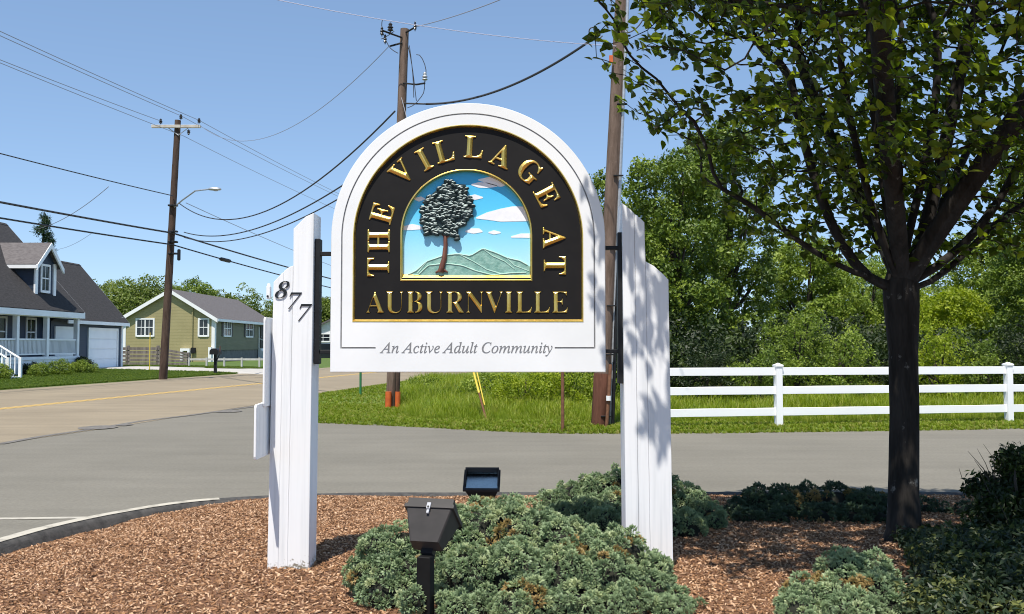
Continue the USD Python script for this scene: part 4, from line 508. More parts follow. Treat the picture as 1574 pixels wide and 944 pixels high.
for dgt, px, py in (('8', 435, 446), ('7', 451.5, 463), ('7', 467, 481)):
    g = affinity.skew(affinity.scale(glyph('D' + dgt)[1], .98, 1.0, origin=(0, 0)), xs=20, origin=(0, 0)); g = affinity.translate(g, -.62, -.5); g = affinity.scale(g, .104, .104, origin=(0, 0))
    m = extrude(g.buffer(-.0022), .004); c = D(px, py, SY); obj('number', upright(m, (c[0], SY - .0005, c[2])), M['digit_black'], lp)
def bar_box(px0, px1, py0, py1, y0, y1):
    a, b = D(px0, py1, SY), D(px1, py0, SY); return MB().box((a[0], y0, a[2]), (b[0], y1, b[2]), .002).get()
xr = D(481, 450, SY)[0]
za, zb_ = D(490, 366, SY)[2], D(490, 560, SY)[2]
obj('mounting_bar', MB().box((xr + .004, SY + .03, zb_), (xr + .035, SY + .10, za), .003).get(), M['black_metal'], lp)
fx = D(413.5, 449, SY + .12)
fm = MB().box(fx + [-.012, -.02, -.045], fx + [.010, .02, .036], .004).tube([fx + [-.002, 0, .034], fx + [-.002, 0, .055]], [.013, .008], 10)
obj('fixture', fm.get(), M['white_paint'], lp, label='small white fixture on the side of the post'); obj('fixture_lens', MB().tube([fx + [-.002, -.02, -.028], fx + [-.002, -.026, -.028]], .007, 10).get(), M['black_metal'], lp)
rp = thing('post', 'right post with its tall boards next to the sign', None, sign_base * [0, 1, 1] - sign_base + [D(1000, 870, SY)[0], 0, 0], parent=sign)
for pts, dep in (([(963, 902), (983, 902), (974.9, 328), (969, 322), (956, 312)], .215), ([(983.5, 902), (1000.5, 902), (992.2, 402), (990.5, 342), (985, 336), (975.4, 329)], .217), ([(1000.8, 902), (1035.4, 902), (1027.5, 430), (1020, 422), (1005, 409), (992.6, 402)], .21)):
    obj('plank', board_px(pts, dep, SY + (.003 if dep < .215 else 0)), PW, rp)
xR = D(959, 450, SY)[0]
obj('mounting_bar', MB().box((xR - .034, SY + .03, D(950, 590, SY)[2]), (xR - .003, SY + .10, D(950, 356, SY)[2]), .003).get(), M['black_metal'], rp)
for px0, px1, py in ((490, 512, 389), (926, 954, 380), (926, 954, 540), (490, 512, 541)):
    a, b = D(px0, py, SY), D(px1, py, SY); obj('bracket', MB().box((a[0], SY + .035, a[2] - .012), (b[0], SY + .075, a[2] + .012), .002).get(), M['black_metal'], sign)

mat('post_black', (0.004, 0.004, 0.004), (0.008, 0.008, 0.008), 9.0, 0.7, spec=0.2)
# ---------------------------------------------------------------- the two floodlights
def floodlight(label):
    t = thing('floodlight', label, 'floodlight'); t0 = UsdGeom.Xform(t)
    E_ = math.radians(50); ax = np.array([0, math.cos(E_), math.sin(E_)]); up_ = np.array([0, -math.sin(E_), math.cos(E_)]); X = np.array([1.0, 0, 0]); c = np.array([0, 0, .47])
    def L(x, u, a): return c + X * x + up_ * u + ax * a
    def hull(pts): return trimesh.convex.convex_hull(np.array(pts))
    def frus(hx0, hu0, a0, hx1, hu1, a1, uo=0.0):
        return hull([L(sx * (hx0 - d1), uo + su * (hu0 - d2), a0) for sx in (-1, 1) for su in (-1, 1) for d1, d2 in ((.006, 0), (0, .006))] + [L(sx * (hx1 - d1), su * (hu1 - d2), a1) for sx in (-1, 1) for su in (-1, 1) for d1, d2 in ((.006, 0), (0, .006))])
    h = UsdGeom.Mesh(obj('housing', frus(.074, .046, -.085, .118, .085, .075), M['bronze_housing'], t0, smooth=20))
    def frame(hx, hu, w, a0, a1):
        m = MB()
        for lo, hi in (((-hx, -hu), (hx, -hu + w)), ((-hx, hu - w), (hx, hu)), ((-hx, -hu + w), (-hx + w, hu - w)), ((hx - w, -hu + w), (hx, hu - w))):
            m.add(hull([L(x, u, a) for x in (lo[0], hi[0]) for u in (lo[1], hi[1]) for a in (a0, a1)]))
        return m.get()
    obj('rim', frame(.128, .093, .016, .076, .096), M['bronze_housing'], t0)
    v = UsdGeom.Mesh(obj('hood', MB().add(hull([L(x, u, a) for x in (-.118, .118) for u in (.070, .083) for a in (.097, .132)])).add(hull([L(x, u, a) for x in (-.118, -.110) for u, a in ((.07, .097), (.07, .132), (-.06, .097), (-.05, .108))])).add(hull([L(x, u, a) for x in (.110, .118) for u, a in ((.07, .097), (.07, .132), (-.06, .097), (-.05, .108))])).get(), M['bronze_housing'], t0))
    obj('reflector', hull([L(x, u, .0765 + k) for x in (-.11, .11) for u in (-.076, .068) for k in (0, .001)]), M['reflector'], t0); obj('lamp_glass', hull([L(x, u, .088 + k) for x in (-.112, .112) for u in (-.077, .069) for k in (0, .003)]), M['lamp_glass'], t0)
    cl = MB().add(hull([L(x, u, a) for x in (-.0095, .0095) for u in (.094, .100) for a in (.066, .099)])).add(hull([L(x, u, a) for x in (-.006, .006) for u in (.084, .094) for a in (.045, .066)]))
    obj('clip', cl.get(), M['clip_steel'], t0); obj('clip_screw', MB().tube([L(0, .1, .075), L(0, .104, .075)], .005, 10).get(), M['black_metal'], t0)
    obj('bracket', MB().add(hull([L(x, u, a) for x in (-.03, .03) for u in (-.07, -.02) for a in (-.11, -.06)])).get(), M['black_metal'], t0)
    obj('stem', MB().box((-.033, -.095, -.15), (.033, -.029, .36), .004).get(), M['post_black'], t0)
    return t
fl = floodlight('bronze floodlight seen from behind with a silver clip, left of the broad juniper')
p = D(661, 806, 4.55); move(fl, (p[0], p[1], p[2] - .50), -14)
p = D(741, 741, 6.4); copy_of(fl, (p[0], p[1] + .08, p[2] - .53), 178, 'black floodlight whose glass faces the viewer, beyond the juniper under the sign')

# ---------------------------------------------------------------- foliage tools
from scipy.spatial import cKDTree
def juniper_tuft(n, seed, spread=1.15, L=.042):
    r = np.random.default_rng(seed); m = MB()
    for _ in range(n):
        th, ph = abs(r.normal(0, .55)) * spread, r.uniform(0, 6.28); d = np.array([math.sin(th) * math.cos(ph), math.sin(th) * math.sin(ph), math.cos(th)])
        l = L * r.uniform(.6, 1.15); w = l * .15; a = np.cross(d, [.3, .5, .8]); a /= np.linalg.norm(a); b = np.cross(d, a); o = d * .004; mid = d * l * .55
        v = [o, *(mid + w * (math.cos(t) * a + math.sin(t) * b) for t in (0, 2.09, 4.19)), d * l]
        m.add(v, [[0, 2, 1], [0, 3, 2], [0, 1, 3], [4, 1, 2], [4, 2, 3], [4, 3, 1]])
    return m.get()
def leaf_shape(L=.075, W=.05, fold=.25, droop=.2):     # ovate leaf folded along its rib, pointed, rooted at the origin, lying along +x
    ts = [0, .18, .45, .75, 1.0]; ws = [.05, .75, 1.0, .55, 0.0]; v, f = [], []
    for t, w in zip(ts, ws):
        z = -droop * L * t * t
        v += [(t * L, 0, z), (t * L, w * W / 2, z + fold * w * W / 2), (t * L, -w * W / 2, z + fold * w * W / 2)]
    for k in range(4):
        a, b = 3 * k, 3 * k + 3; f += [[a, b, b + 1], [a, b + 1, a + 1], [a, a + 2, b + 2], [a, b + 2, b]]
    return trimesh.Trimesh(np.array(v), np.array(f), process=False)
def simple_leaf(L, W): return np.array([(0, 0, 0), (.45 * L, W / 2, .12 * W), (L, 0, -.12 * L), (.45 * L, -W / 2, .12 * W)]), np.array([[0, 2, 1], [0, 3, 2]])
def leaf_clump(n, rad, L, W, seed, flat=.75, shape=None):
    """A spray of separate leaves filling half a ball whose axis is +z."""
    r = np.random.default_rng(seed); m = MB(); v0, f0 = shape or simple_leaf(L, W)
    p = r.normal(0, 1, (n, 3)); p /= np.linalg.norm(p, axis=1, keepdims=True); p *= rad * r.uniform(.25, 1, (n, 1)) ** .6; p[:, 2] = np.abs(p[:, 2]) * flat - .15 * rad
    nr = p / rad * .7 + r.normal(0, .55, (n, 3)) + [0, 0, .5]
    rots = facing(nr, r).as_matrix(); s = r.uniform(.65, 1.15, n)
    for k in range(n): m.add((v0 * s[k]) @ rots[k].T + p[k], f0)
    return m.get()
def lobe_points(lobes, density, rng, keep=.9, lump=.18, up=0.0, freq=5.0, zmin=None):
    P_, N_ = [], []
    C = np.array([l[:3] for l in lobes]); Rr = np.array([np.broadcast_to(l[3:], 3) for l in lobes])
    for k in range(len(lobes)):
        n = int(density * 4 * np.pi * np.mean(Rr[k]) ** 2); d = rng.normal(0, 1, (n, 3)); d /= np.linalg.norm(d, axis=1, keepdims=True)
        p = C[k] + d * Rr[k] * (1 + lump * 2 * (fbm((C[k] + d * Rr[k]) * freq, 3, 3) - .5))[:, None]
        ok = np.ones(n, bool)
        for j in range(len(lobes)):
            if j != k: ok &= (((p - C[j]) / Rr[j]) ** 2).sum(1) > keep ** 2
        if zmin is not None: ok &= p[:, 2] > zmin(p[:, 0], p[:, 1])
        P_.append(p[ok]); N_.append((d / Rr[k] * np.mean(Rr[k]))[ok])
    N = np.vstack(N_); N[:, 2] += up; N /= np.linalg.norm(N, axis=1, keepdims=True)
    return np.vstack(P_), N
def core(lobes, k, sub=2, lump=.2, seed=1):
    m = MB(); i = trimesh.creation.icosphere(sub)
    for l in lobes:
        r = np.broadcast_to(l[3:], 3); v = i.vertices; m.add(np.array(l[:3]) + v * r * k * (1 + lump * (fbm(v * 2.5 + np.array(l[:3]) * 3, 3, seed) - .5))[:, None], i.faces)
    return m.get()
def juniper_head(n, seed):               # a rounded head of short scale-leaved sprigs
    r = np.random.default_rng(seed); m = MB()
    for k in range(n):
        cz = 1 - 1.15 * (k + .5) / n; ph = k * 2.39996 + r.uniform(-.3, .3); sr = math.sqrt(max(0, 1 - cz * cz)); d = np.array([sr * math.cos(ph), sr * math.sin(ph), cz]); d += r.normal(0, .16, 3); d /= np.linalg.norm(d)
        o = d * .017 * r.uniform(.8, 1.1); l = r.uniform(.013, .026); w = r.uniform(.0035, .0055); a = np.cross(d, [.31, .52, .79]); a /= np.linalg.norm(a); b = np.cross(d, a); mid = o + d * l * .5
        v = [o, *(mid + w * (math.cos(t) * a + math.sin(t) * b) for t in (0, 2.09, 4.19)), o + d * l]
        m.add(v, [[0, 2, 1], [0, 3, 2], [0, 1, 3], [4, 1, 2], [4, 2, 3], [4, 3, 1]])
    return m.get()
HEADS = [juniper_head(52, k) for k in range(4)]
def juniper(name, label, px_lobes, density=1000, dead=.05, group=None, scale=1.0, grow=1.0, leaf='juniper_leaf'):
    lobes = []
    for px, py, r, y in px_lobes:
        c = D(px, py, y); lobes.append((*c, r * y / FPX * grow * .89))
    L0 = np.array([l[:3] for l in lobes]); b = L0.mean(0); b[2] = float(bed_z([b[0]], [b[1]])[0])
    t = thing(name, label, 'shrub', b, group=group); r = np.random.default_rng(int(abs(b[0] * 1000)) + 5)
    obj('branches', core(lobes, .78), M['juniper_core'], t, smooth=True)  # filler blobs, not wood; their dark colour paints the shade in the gaps
    P_, N = lobe_points(lobes, density, r, .93, .22, .2, 9.0, lambda x, y: bed_z(x, y) + .01)
    # no two heads closer than a few centimetres, so that the dark core shows between them
    keep, tree_ = [], cKDTree(P_); taken = np.zeros(len(P_), bool)
    for k in r.permutation(len(P_)):
        if not taken[k]: keep.append(k); taken[tree_.query_ball_point(P_[k], .029 * scale)] = True
    P_, N = P_[keep], N[keep]; P_ = P_ + N * (r.normal(0, .012, len(P_)) + .05 * (noise(P_ * 8, 4) - .5))[:, None]
    isdead = (noise(P_ * 6 + 50, 8) > .75) & (r.uniform(0, 1, len(P_)) < dead * 9)
    for nm, sel, mt in (('foliage', ~isdead, leaf), ('brown_tips', isdead, 'juniper_dead')):
        if sel.sum() < 3: continue
        scatter(nm, [(q, M[mt]) for q in HEADS], P_[sel], facing(N[sel], r, .22), r.uniform(.75, 1.3, sel.sum()) * scale, parent=t, kind='stuff')
    return t
juniper('juniper', 'broad blue-green juniper mounding up before the right sign post', [(700, 818, 38, 5.45), (745, 808, 38, 5.5), (792, 810, 40, 5.45), (840, 822, 40, 5.4), (690, 838, 45, 5.25), (740, 830, 50, 5.3), (800, 838, 55, 5.25), (860, 850, 50, 5.2), (905, 858, 45, 5.2), (955, 862, 46, 5.2), (1000, 885, 38, 5.15), (720, 888, 52, 5.0), (790, 890, 60, 5.0), (860, 895, 60, 5.0), (930, 900, 58, 5.0), (990, 918, 46, 5.0), (1035, 935, 36, 4.95), (735, 938, 42, 4.85), (800, 945, 58, 4.8), (880, 952, 58, 4.8), (960, 948, 50, 4.8), (1025, 960, 42, 4.8), (1065, 958, 30, 4.9), (702, 935, 24, 4.5)])
juniper('juniper', 'small rounded juniper left of the front floodlight', [(588, 848, 36, 5.15), (620, 838, 28, 5.2), (560, 882, 30, 5.1), (598, 893, 42, 5.05), (632, 878, 26, 5.05), (590, 918, 34, 4.95), (618, 915, 26, 4.95), (634, 926, 20, 4.45)])
juniper('juniper', 'juniper behind the sign, between the back floodlight and the right post', [(850, 778, 26, 7.2), (882, 768, 30, 7.3), (918, 760, 34, 7.3), (950, 754, 32, 7.3), (905, 795, 34, 6.9), (948, 790, 40, 6.9), (870, 798, 28, 6.9), (985, 770, 40, 7.2), (930, 808, 30, 6.6)])
juniper('juniper', 'spreading juniper just right of the right post', [(1020, 770, 38, 7.2), (1052, 780, 36, 7.2), (1080, 798, 30, 7.1), (1098, 810, 22, 7.0), (1055, 815, 30, 6.7), (1025, 812, 30, 6.7)])
juniper('juniper', 'juniper with shade put into its leaf colour at the kerb, left of the tree', [(1135, 795, 26, 7.7), (1170, 778, 32, 7.8), (1205, 785, 34, 7.7), (1150, 808, 26, 7.4), (1195, 808, 30, 7.4)], density=560, scale=1.2, leaf='dark_sprig')
juniper('juniper', 'juniper with shade put into its leaf colour nearest the trunk of the tree', [(1245, 782, 34, 7.8), (1285, 780, 34, 7.8), (1325, 785, 34, 7.7), (1360, 790, 30, 7.7), (1260, 806, 30, 7.4), (1310, 808, 30, 7.4), (1350, 806, 26, 7.4)], density=560, scale=1.2, leaf='dark_sprig')
juniper('juniper', 'low juniper at the lower right with yellowing tips', [(1300, 885, 40, 5.05), (1340, 885, 34, 5.1), (1240, 925, 40, 4.9), (1290, 925, 46, 4.9), (1350, 925, 46, 4.9), (1230, 950, 36, 4.75), (1310, 955, 46, 4.7), (1370, 955, 40, 4.75)], dead=.1)
juniper('juniper', 'small juniper with shade put into its leaf colour right behind the trunk of the tree', [(1425, 792, 22, 7.9), (1450, 796, 22, 7.9), (1485, 795, 22, 7.9)], density=560, scale=1.2, leaf='dark_sprig')
# broad-leaved plants at the right
COVER = [leaf_clump(26, .10, .05, .026, 60 + k) for k in range(3)]
r6 = np.random.default_rng(6)
gx, gy = r6.uniform(1.75, 4.2, 5200), r6.uniform(4.2, 6.6, 5200)
pxs = 787 + gx / gy * 1400; ok = (pxs > 1370 + 60 * noise(np.c_[gx * 3, gy * 3, 0 * gx], 3)) & (gy < 6.1 + .6 * noise(np.c_[gx * 2, gy * 2, 0 * gx], 5)) & (noise(np.c_[gx * 4, gy * 4, 0 * gx], 12) > .28); gx, gy = gx[ok], gy[ok]
hz = .03 + .17 * noise(np.c_[gx * 3.1, gy * 3.1, 0 * gx], 21) * r6.uniform(.3, 1, len(gx))
scatter('ground_cover', [(m, M['cover_leaf']) for m in COVER], np.c_[gx, gy, bed_z(gx, gy) + hz], facing(np.tile([0, 0, 1.0], (len(gx), 1)), r6, .5), r6.uniform(.6, 1.1, len(gx)), label='low leafy ground cover under the tree at the lower right', cat='ground cover', kind='stuff')
def leafy_shrub(name, label, lobes, density, clumps, mt, twigs=0, group=None, base=None):
    C = np.array([l[:3] for l in lobes]); b = C.mean(0); b[2] = base if base is not None else float(bed_z([b[0]], [b[1]])[0]); r = np.random.default_rng(int(abs(b[0] * 997)) + 3)
    t = thing(name, label, 'shrub', b, group=group)
    m = MB()
    for l in lobes:
        for _ in range(3):
            e = np.array(l[:3]) + r.normal(0, .4, 3) * np.mean(l[3:]); k = b + [r.normal(0, .05), r.normal(0, .05), -.03]; mid = (k + e) / 2 + r.normal(0, .06, 3); m.tube([k, mid, e], [.014, .010, .004], 5)
    for _ in range(twigs):
        l = lobes[r.integers(len(lobes))]; p0 = np.array(l[:3]); d = np.array([r.normal(-.25, .35), r.normal(0, .2), 1.0]); d /= np.linalg.norm(d); h = np.mean(l[3:]) * r.uniform(1.3, 2.6); m.tube([p0, p0 + d * h * .6 + r.normal(0, .015, 3), p0 + d * h], [.005, .003, .0012], 4)
    obj('branches', m.get(), M['tree_bark'], t)
    P_, N = lobe_points(lobes, density, r, .8, .3, .2, 3.0); ins = r.uniform(0, 1, len(P_)) < .4; P_[ins] -= N[ins] * np.array([np.mean(lobes[0][3:])]) * r.uniform(.2, .7, (ins.sum(), 1))
    scatter('foliage', [(c, M[mt]) for c in clumps], P_, facing(N, r, .3), r.uniform(.7, 1.2, len(P_)), parent=t, kind='stuff'); return t
def plobes(lst, grow=1.0): return [(*D(px, py, y), r * y / FPX * grow) for px, py, r, y in lst]
AZ_CL = [leaf_clump(22, .075, .045, .022, 80 + k) for k in range(3)]
leafy_shrub('azalea', 'dark broad-leaved shrub with bare twigs at the right edge', plobes([(1530, 752, 28, 6.8), (1562, 712, 26, 6.8), (1590, 735, 40, 6.8), (1545, 795, 36, 6.6), (1610, 790, 50, 6.6), (1500, 748, 14, 6.9), (1560, 842, 34, 6.4), (1518, 800, 24, 6.7)]), 330, AZ_CL, 'dark_leaf', 16)

# ---------------------------------------------------------------- the tree beside the sign
rt = np.random.default_rng(23)
tbase = G(1391, 842, .17); tbase[2] = float(bed_z([tbase[0]], [tbase[1]])[0]) - .05; TY = tbase[1]
pear = thing('shade_tree', 'dark-barked spreading shade tree standing in the bed right of the sign', 'tree', tbase)
fork = D(1386, 455, TY)
trunk = MB(); tp = np.array([tbase, tbase + [0, 0, .12], D(1390, 760, TY), D(1390, 640, TY), D(1388, 540, TY), D(1386, 470, TY), D(1385.5, 438, TY), D(1385, 405, TY)])
tubev = MB().tube(tp, [.16, .12, .101, .097, .101, .122, .122, .075], 20).get(); vv = tubev.vertices
vv += (np.c_[vv[:, 0] - tp[3][0], vv[:, 1] - TY, 0 * vv[:, 0]]) * (0.22 * (fbm(vv * [6, 6, 2.0], 3, 4) - .5))[:, None]
obj('trunk', trimesh.Trimesh(vv, tubev.faces, process=False), M['pear_bark'], pear, smooth=True)
# limbs grow towards points spread through the crown (space colonisation) from a few first scaffolds
from scipy.spatial import cKDTree
def rad_at(z, ang):                      # how far the crown reaches: low and narrow at the fork, widest overhead, further out on the viewer's side
    r = np.interp(z, [2.15, 2.5, 3.0, 3.5, 4.0, 5.0, 5.8, 6.3], [.55, 1.2, 1.75, 2.1, 2.35, 2.4, 1.8, .7])
    front = np.clip(-np.sin(ang), 0, 1); back = np.clip(np.sin(ang), 0, 1)
    right = np.clip(np.cos(ang), 0, 1)
    return r * (1 - .30 * back) + right * np.interp(z, [2.15, 2.5, 3.2, 4.0], [.1, .9, .9, .4]) + front * np.interp(z, [2.2, 2.8, 3.4, 4.2, 5.2, 6.3], [0, .4, 1.1, 1.35, 1.1, .3])
n = 30000; az_ = rt.uniform(-np.pi, np.pi, n); zz = rt.uniform(2.2, 6.3, n); q = np.sqrt(rt.uniform(0, 1, n)) * rad_at(zz, az_)
at_ = np.c_[tbase[0] + q * np.cos(az_), TY + q * np.sin(az_), zz]
front_gap = (at_[:, 1] < TY - .9) & (at_[:, 2] < 2.35 + .42 * (TY - .9 - at_[:, 1]))
keepers = ~front_gap & ((fbm(at_ * 1.3, 3, 31) > .45) | (at_[:, 2] > 4.4)) & (rt.uniform(0, 1, n) < (q / rad_at(zz, az_)) ** .7 + .2); at_ = at_[keepers][:13000]
nodes, par = [tp[0]], [-1]
def chain(start, pts, n_):
    pts = np.array(pts); u = np.linspace(0, 1, len(pts)); c = CubicSpline(u, pts)(np.linspace(0, 1, n_ + 1))[1:] if len(pts) > 2 else pts[1:]
    k = start
    for p in c: nodes.append(p); par.append(k); k = len(nodes) - 1
    return k
ft = chain(0, [tp[0], tp[2], tp[4], D(1386, 440, TY)], 14); first_fork = ft
def sc(start_px, mids, n_=9):
    chain(first_fork - start_px, [nodes[first_fork - start_px]] + [np.asarray(m) for m in mids], n_)
T_ = tbase
chain(first_fork, [nodes[first_fork], D(1386, 330, TY), D(1380, 180, TY - .05), D(1386, 40, TY)], 14)
sc(0, [D(1366, 330, TY - .1), D(1345, 180, TY - .15), D(1338, 30, TY - .2)], 12); sc(0, [D(1404, 330, TY + .1), D(1432, 200, TY + .1), D(1440, 40, TY + .1)], 12)
sc(0, [D(1300, 385, TY), D(1245, 250, TY + .1), D(1215, 120, TY + .1)], 11); sc(1, [D(1275, 400, TY - .1), D(1195, 345, TY - .15), D(1110, 290, TY - .2)], 10); sc(0, [D(1350, 350, TY - .2), D(1310, 200, TY - .35), D(1290, 60, TY - .5)], 12)
sc(1, [D(1470, 385, TY), D(1540, 300, TY + .1), D(1590, 190, TY + .1)], 10); sc(0, [D(1425, 340, TY + .2), D(1462, 180, TY + .3), D(1490, 40, TY + .3)], 11); sc(1, [D(1455, 415, TY + .25), D(1530, 345, TY + .4), D(1610, 300, TY + .5)], 9)
sc(0, [T_ + [-.25, -.5, 2.5], T_ + [-.6, -1.2, 3.2], T_ + [-.9, -2.0, 3.9]], 11); sc(0, [T_ + [.3, -.5, 2.55], T_ + [.6, -1.2, 3.3], T_ + [.8, -2.0, 3.9]], 11); sc(0, [T_ + [-.1, .5, 2.6], T_ + [-.2, 1.0, 3.3], T_ + [-.3, 1.3, 4.0]], 9); sc(0, [T_ + [.5, .4, 2.5], T_ + [1.0, .8, 3.2]], 8)
alive = np.ones(len(at_), bool)
for it in range(70):
    if not alive.any(): break
    N_ = np.array(nodes); A_ = at_[alive]; dd, ii = cKDTree(N_).query(A_, distance_upper_bound=1.5); ok = np.isfinite(dd) & (ii < len(N_)) & (ii > 12)
    if not ok.any(): break
    v = (A_[ok] - N_[ii[ok]]) / dd[ok][:, None]; acc = np.zeros((len(N_), 3)); np.add.at(acc, ii[ok], v); g_ = np.where(np.abs(acc).sum(1) > 0)[0]
    new = []
    for k in g_:
        v = acc[k] / np.linalg.norm(acc[k]) + rt.normal(0, .22, 3) + [0, 0, .06]
        if par[k] >= 0: w = N_[k] - N_[par[k]]; v = v + .45 * w / (np.linalg.norm(w) + 1e-9)
        new.append((N_[k] + v / np.linalg.norm(v) * .13, k))
    for p, k in new: nodes.append(p); par.append(int(k))
    N_ = np.array(nodes); dd, _ = cKDTree(N_).query(at_); alive &= dd > .15
    if len(nodes) > 16000: break
N_ = np.array(nodes); par = np.array(par); cntd = np.zeros(len(N_)); kids = [[] for _ in N_]
for k in range(len(N_) - 1, 0, -1):
    if not kids[k]: cntd[k] = 1
    cntd[par[k]] += cntd[k]; kids[par[k]].append(k)
rad_ = .0033 * np.maximum(cntd, 1) ** .49; rad_ = np.minimum(rad_, .08); print('limb radii', np.sort(rad_[13:])[-400::40], cntd[13])
def strands():
    out, stack = [], [0]
    heads = [(0, None)]
    while heads:
        k, p0 = heads.pop(); ch = [k] if p0 is None else [p0, k]
        while kids[k]:
            o = sorted(kids[k], key=lambda q_: -cntd[q_]); heads += [(q_, k) for q_ in o[1:]]; k = o[0]; ch.append(k)
        out.append(ch)
    return out
big, small = MB(), MB(); st = strands()
for ch in st:
    r_ = rad_[ch].copy()
    if len(ch) > 1 and ch[0] != 0: r_[0] = r_[1] * 1.05
    if ch[0] == 0: ch, r_ = ch[13:], r_[13:]
    if len(ch) < 2: continue
    (big if r_[0] > .012 else small).tube(N_[ch], np.maximum(r_, .0022), 9 if r_[0] > .03 else 5 if r_[0] > .012 else 3, caps=False)
obj('limbs', big.get(), M['pear_bark'], pear, smooth=True); obj('twigs', small.get(), M['pear_bark'], pear)
tips_pts, tips_dir = [], []
for k in range(30, len(N_)):
    if cntd[k] <= 5:
        m = 12 if N_[k][2] > 4.2 and cntd[k] <= 2 else 7 if cntd[k] <= 1 else 4 if cntd[k] <= 3 else 2
        for _ in range(m): f = rt.uniform(); tips_pts.append(N_[k] * (1 - f) + N_[par[k]] * f + rt.normal(0, .03, 3)); tips_dir.append(N_[k] - N_[par[k]])
tp_, td_ = np.array(tips_pts), np.array(tips_dir)
yaw = rt.uniform(0, 2 * np.pi, len(tp_)); pit = rt.normal(.45, .4, len(tp_)); rol = rt.normal(0, .6, len(tp_))
LR = R3.from_euler('zyx', np.c_[yaw, pit, rol]); LS = rt.uniform(.7, 1.2, len(tp_))
print('pear leaves', len(tp_), 'nodes', len(N_))
LEAVES = [leaf_shape(.072, .05, .3, .2), leaf_shape(.066, .046, .15, .35), leaf_shape(.078, .05, .45, .1)]
which = rt.integers(0, 3, len(tp_))
rel = tp_ - [0, 0, EYE]; dep = rel[:, 1] * math.cos(PITCH) + rel[:, 2] * math.sin(PITCH); pxx = 787 + FPX * rel[:, 0] / dep; pyy = 472 - FPX * (rel[:, 2] * math.cos(PITCH) - rel[:, 1] * math.sin(PITCH)) / dep
vis = (dep > 1) & (pxx > 880) & (pxx < 1570) & (pyy > 3) & (pyy < 470); order = np.where(vis)[0]; order = order[np.argsort(dep[order] / LS[order])][:300]; single = np.zeros(len(tp_), bool); single[order] = True
crownx = thing('crown', parent=pear, loc=(0, 0, 0)); mats_ = LR.as_matrix()
for i in order:
    m = LEAVES[which[i]]; obj('leaf', trimesh.Trimesh(m.vertices * LS[i] @ mats_[i].T + tp_[i], m.faces, process=False), M['pear_leaf'], crownx)
scatter('foliage', [(m, M['pear_leaf']) for m in LEAVES], tp_[~single], LR[~single], LS[~single], parent=crownx, which=which[~single], kind='stuff')

# ---------------------------------------------------------------- trees and scrub behind
def clumps(L, W, rad, n, s): return [leaf_clump(n, rad, L, W, s + k) for k in range(4)]
BIG = clumps(.13, .085, .36, 46, 200); MID = clumps(.10, .06, .27, 40, 210); FAR = clumps(.30, .2, .85, 40, 220); BUSH = clumps(.07, .04, .18, 34, 230)
def tree(name, label, x, y, z0, height, rad, mt, cl, crown_from=.25, nl=16, dens=3.2, seed=0, group=None, lobe=.42, clr=.36, cat='tree', squash=1.0, fill=.35):
    r = np.random.default_rng(seed + 100); t = thing(name, label, cat, (x, y, z0), group=group)
    cz0, cz1 = z0 + height * crown_from, z0 + height; c = np.array([x, y, (cz0 + cz1) / 2]); H2 = (cz1 - cz0) / 2; lobes = []
    for k in range(nl):
        zz = 1 - 2 * (k + .5) / nl; a = k * 2.4 + r.uniform(-.4, .4); w = math.sqrt(max(0, 1 - zz * zz)) ** .75; q = r.uniform(.62, 1.0); lr = rad * lobe * r.uniform(.75, 1.2)
        lobes.append((c[0] + math.cos(a) * w * (rad - lr * .8) * q * 1.1, c[1] + math.sin(a) * w * (rad - lr * .8) * q * 1.1, c[2] + zz * max(H2 - lr * .7, .1) , lr, lr, lr * .85 * squash))
    tk_ = MB(); top = np.array([x + r.normal(0, .05) * rad, y, cz1 - H2 * .5]); tr_ = height * .022 + .03
    tk_.tube([np.array([x, y, z0 - .1]), np.array([x, y, z0 + height * .15]), (np.array([x, y, z0]) + top) / 2, top], [tr_ * 1.4, tr_, tr_ * .8, tr_ * .25], 9)
    for l in lobes[::2]:
        e = np.array(l[:3]); s = np.array([x, y, min(max(cz0, z0 + height * .2) + r.uniform(0, .5) * H2, e[2])]); tk_.tube([s, (s + e) / 2 + [0, 0, -.1 * rad], e], [tr_ * .5, tr_ * .3, tr_ * .1], 5)
    obj('trunk', tk_.get(), M['tree_bark'], t, smooth=True)
    P_, N = lobe_points(lobes, dens, r, .78, .35, .25, 1.2 / clr * .3); m = r.uniform(0, 1, len(P_)) < fill
    P_[m] -= N[m] * (rad * lobe) * r.uniform(.3, .9, (m.sum(), 1)); P_ += r.normal(0, clr * .35, P_.shape)
    k = P_[:, 2] > z0 + .05; P_, N = P_[k], N[k]
    scatter('crown', [(q, M[mt]) for q in cl], P_, facing(N, r, .3), r.uniform(.7, 1.25, len(P_)), parent=t); return len(P_)
def at_px(px, y): return D(px, 530, y)[0]
def top_z(py, y): return D(787, py, y)[2]
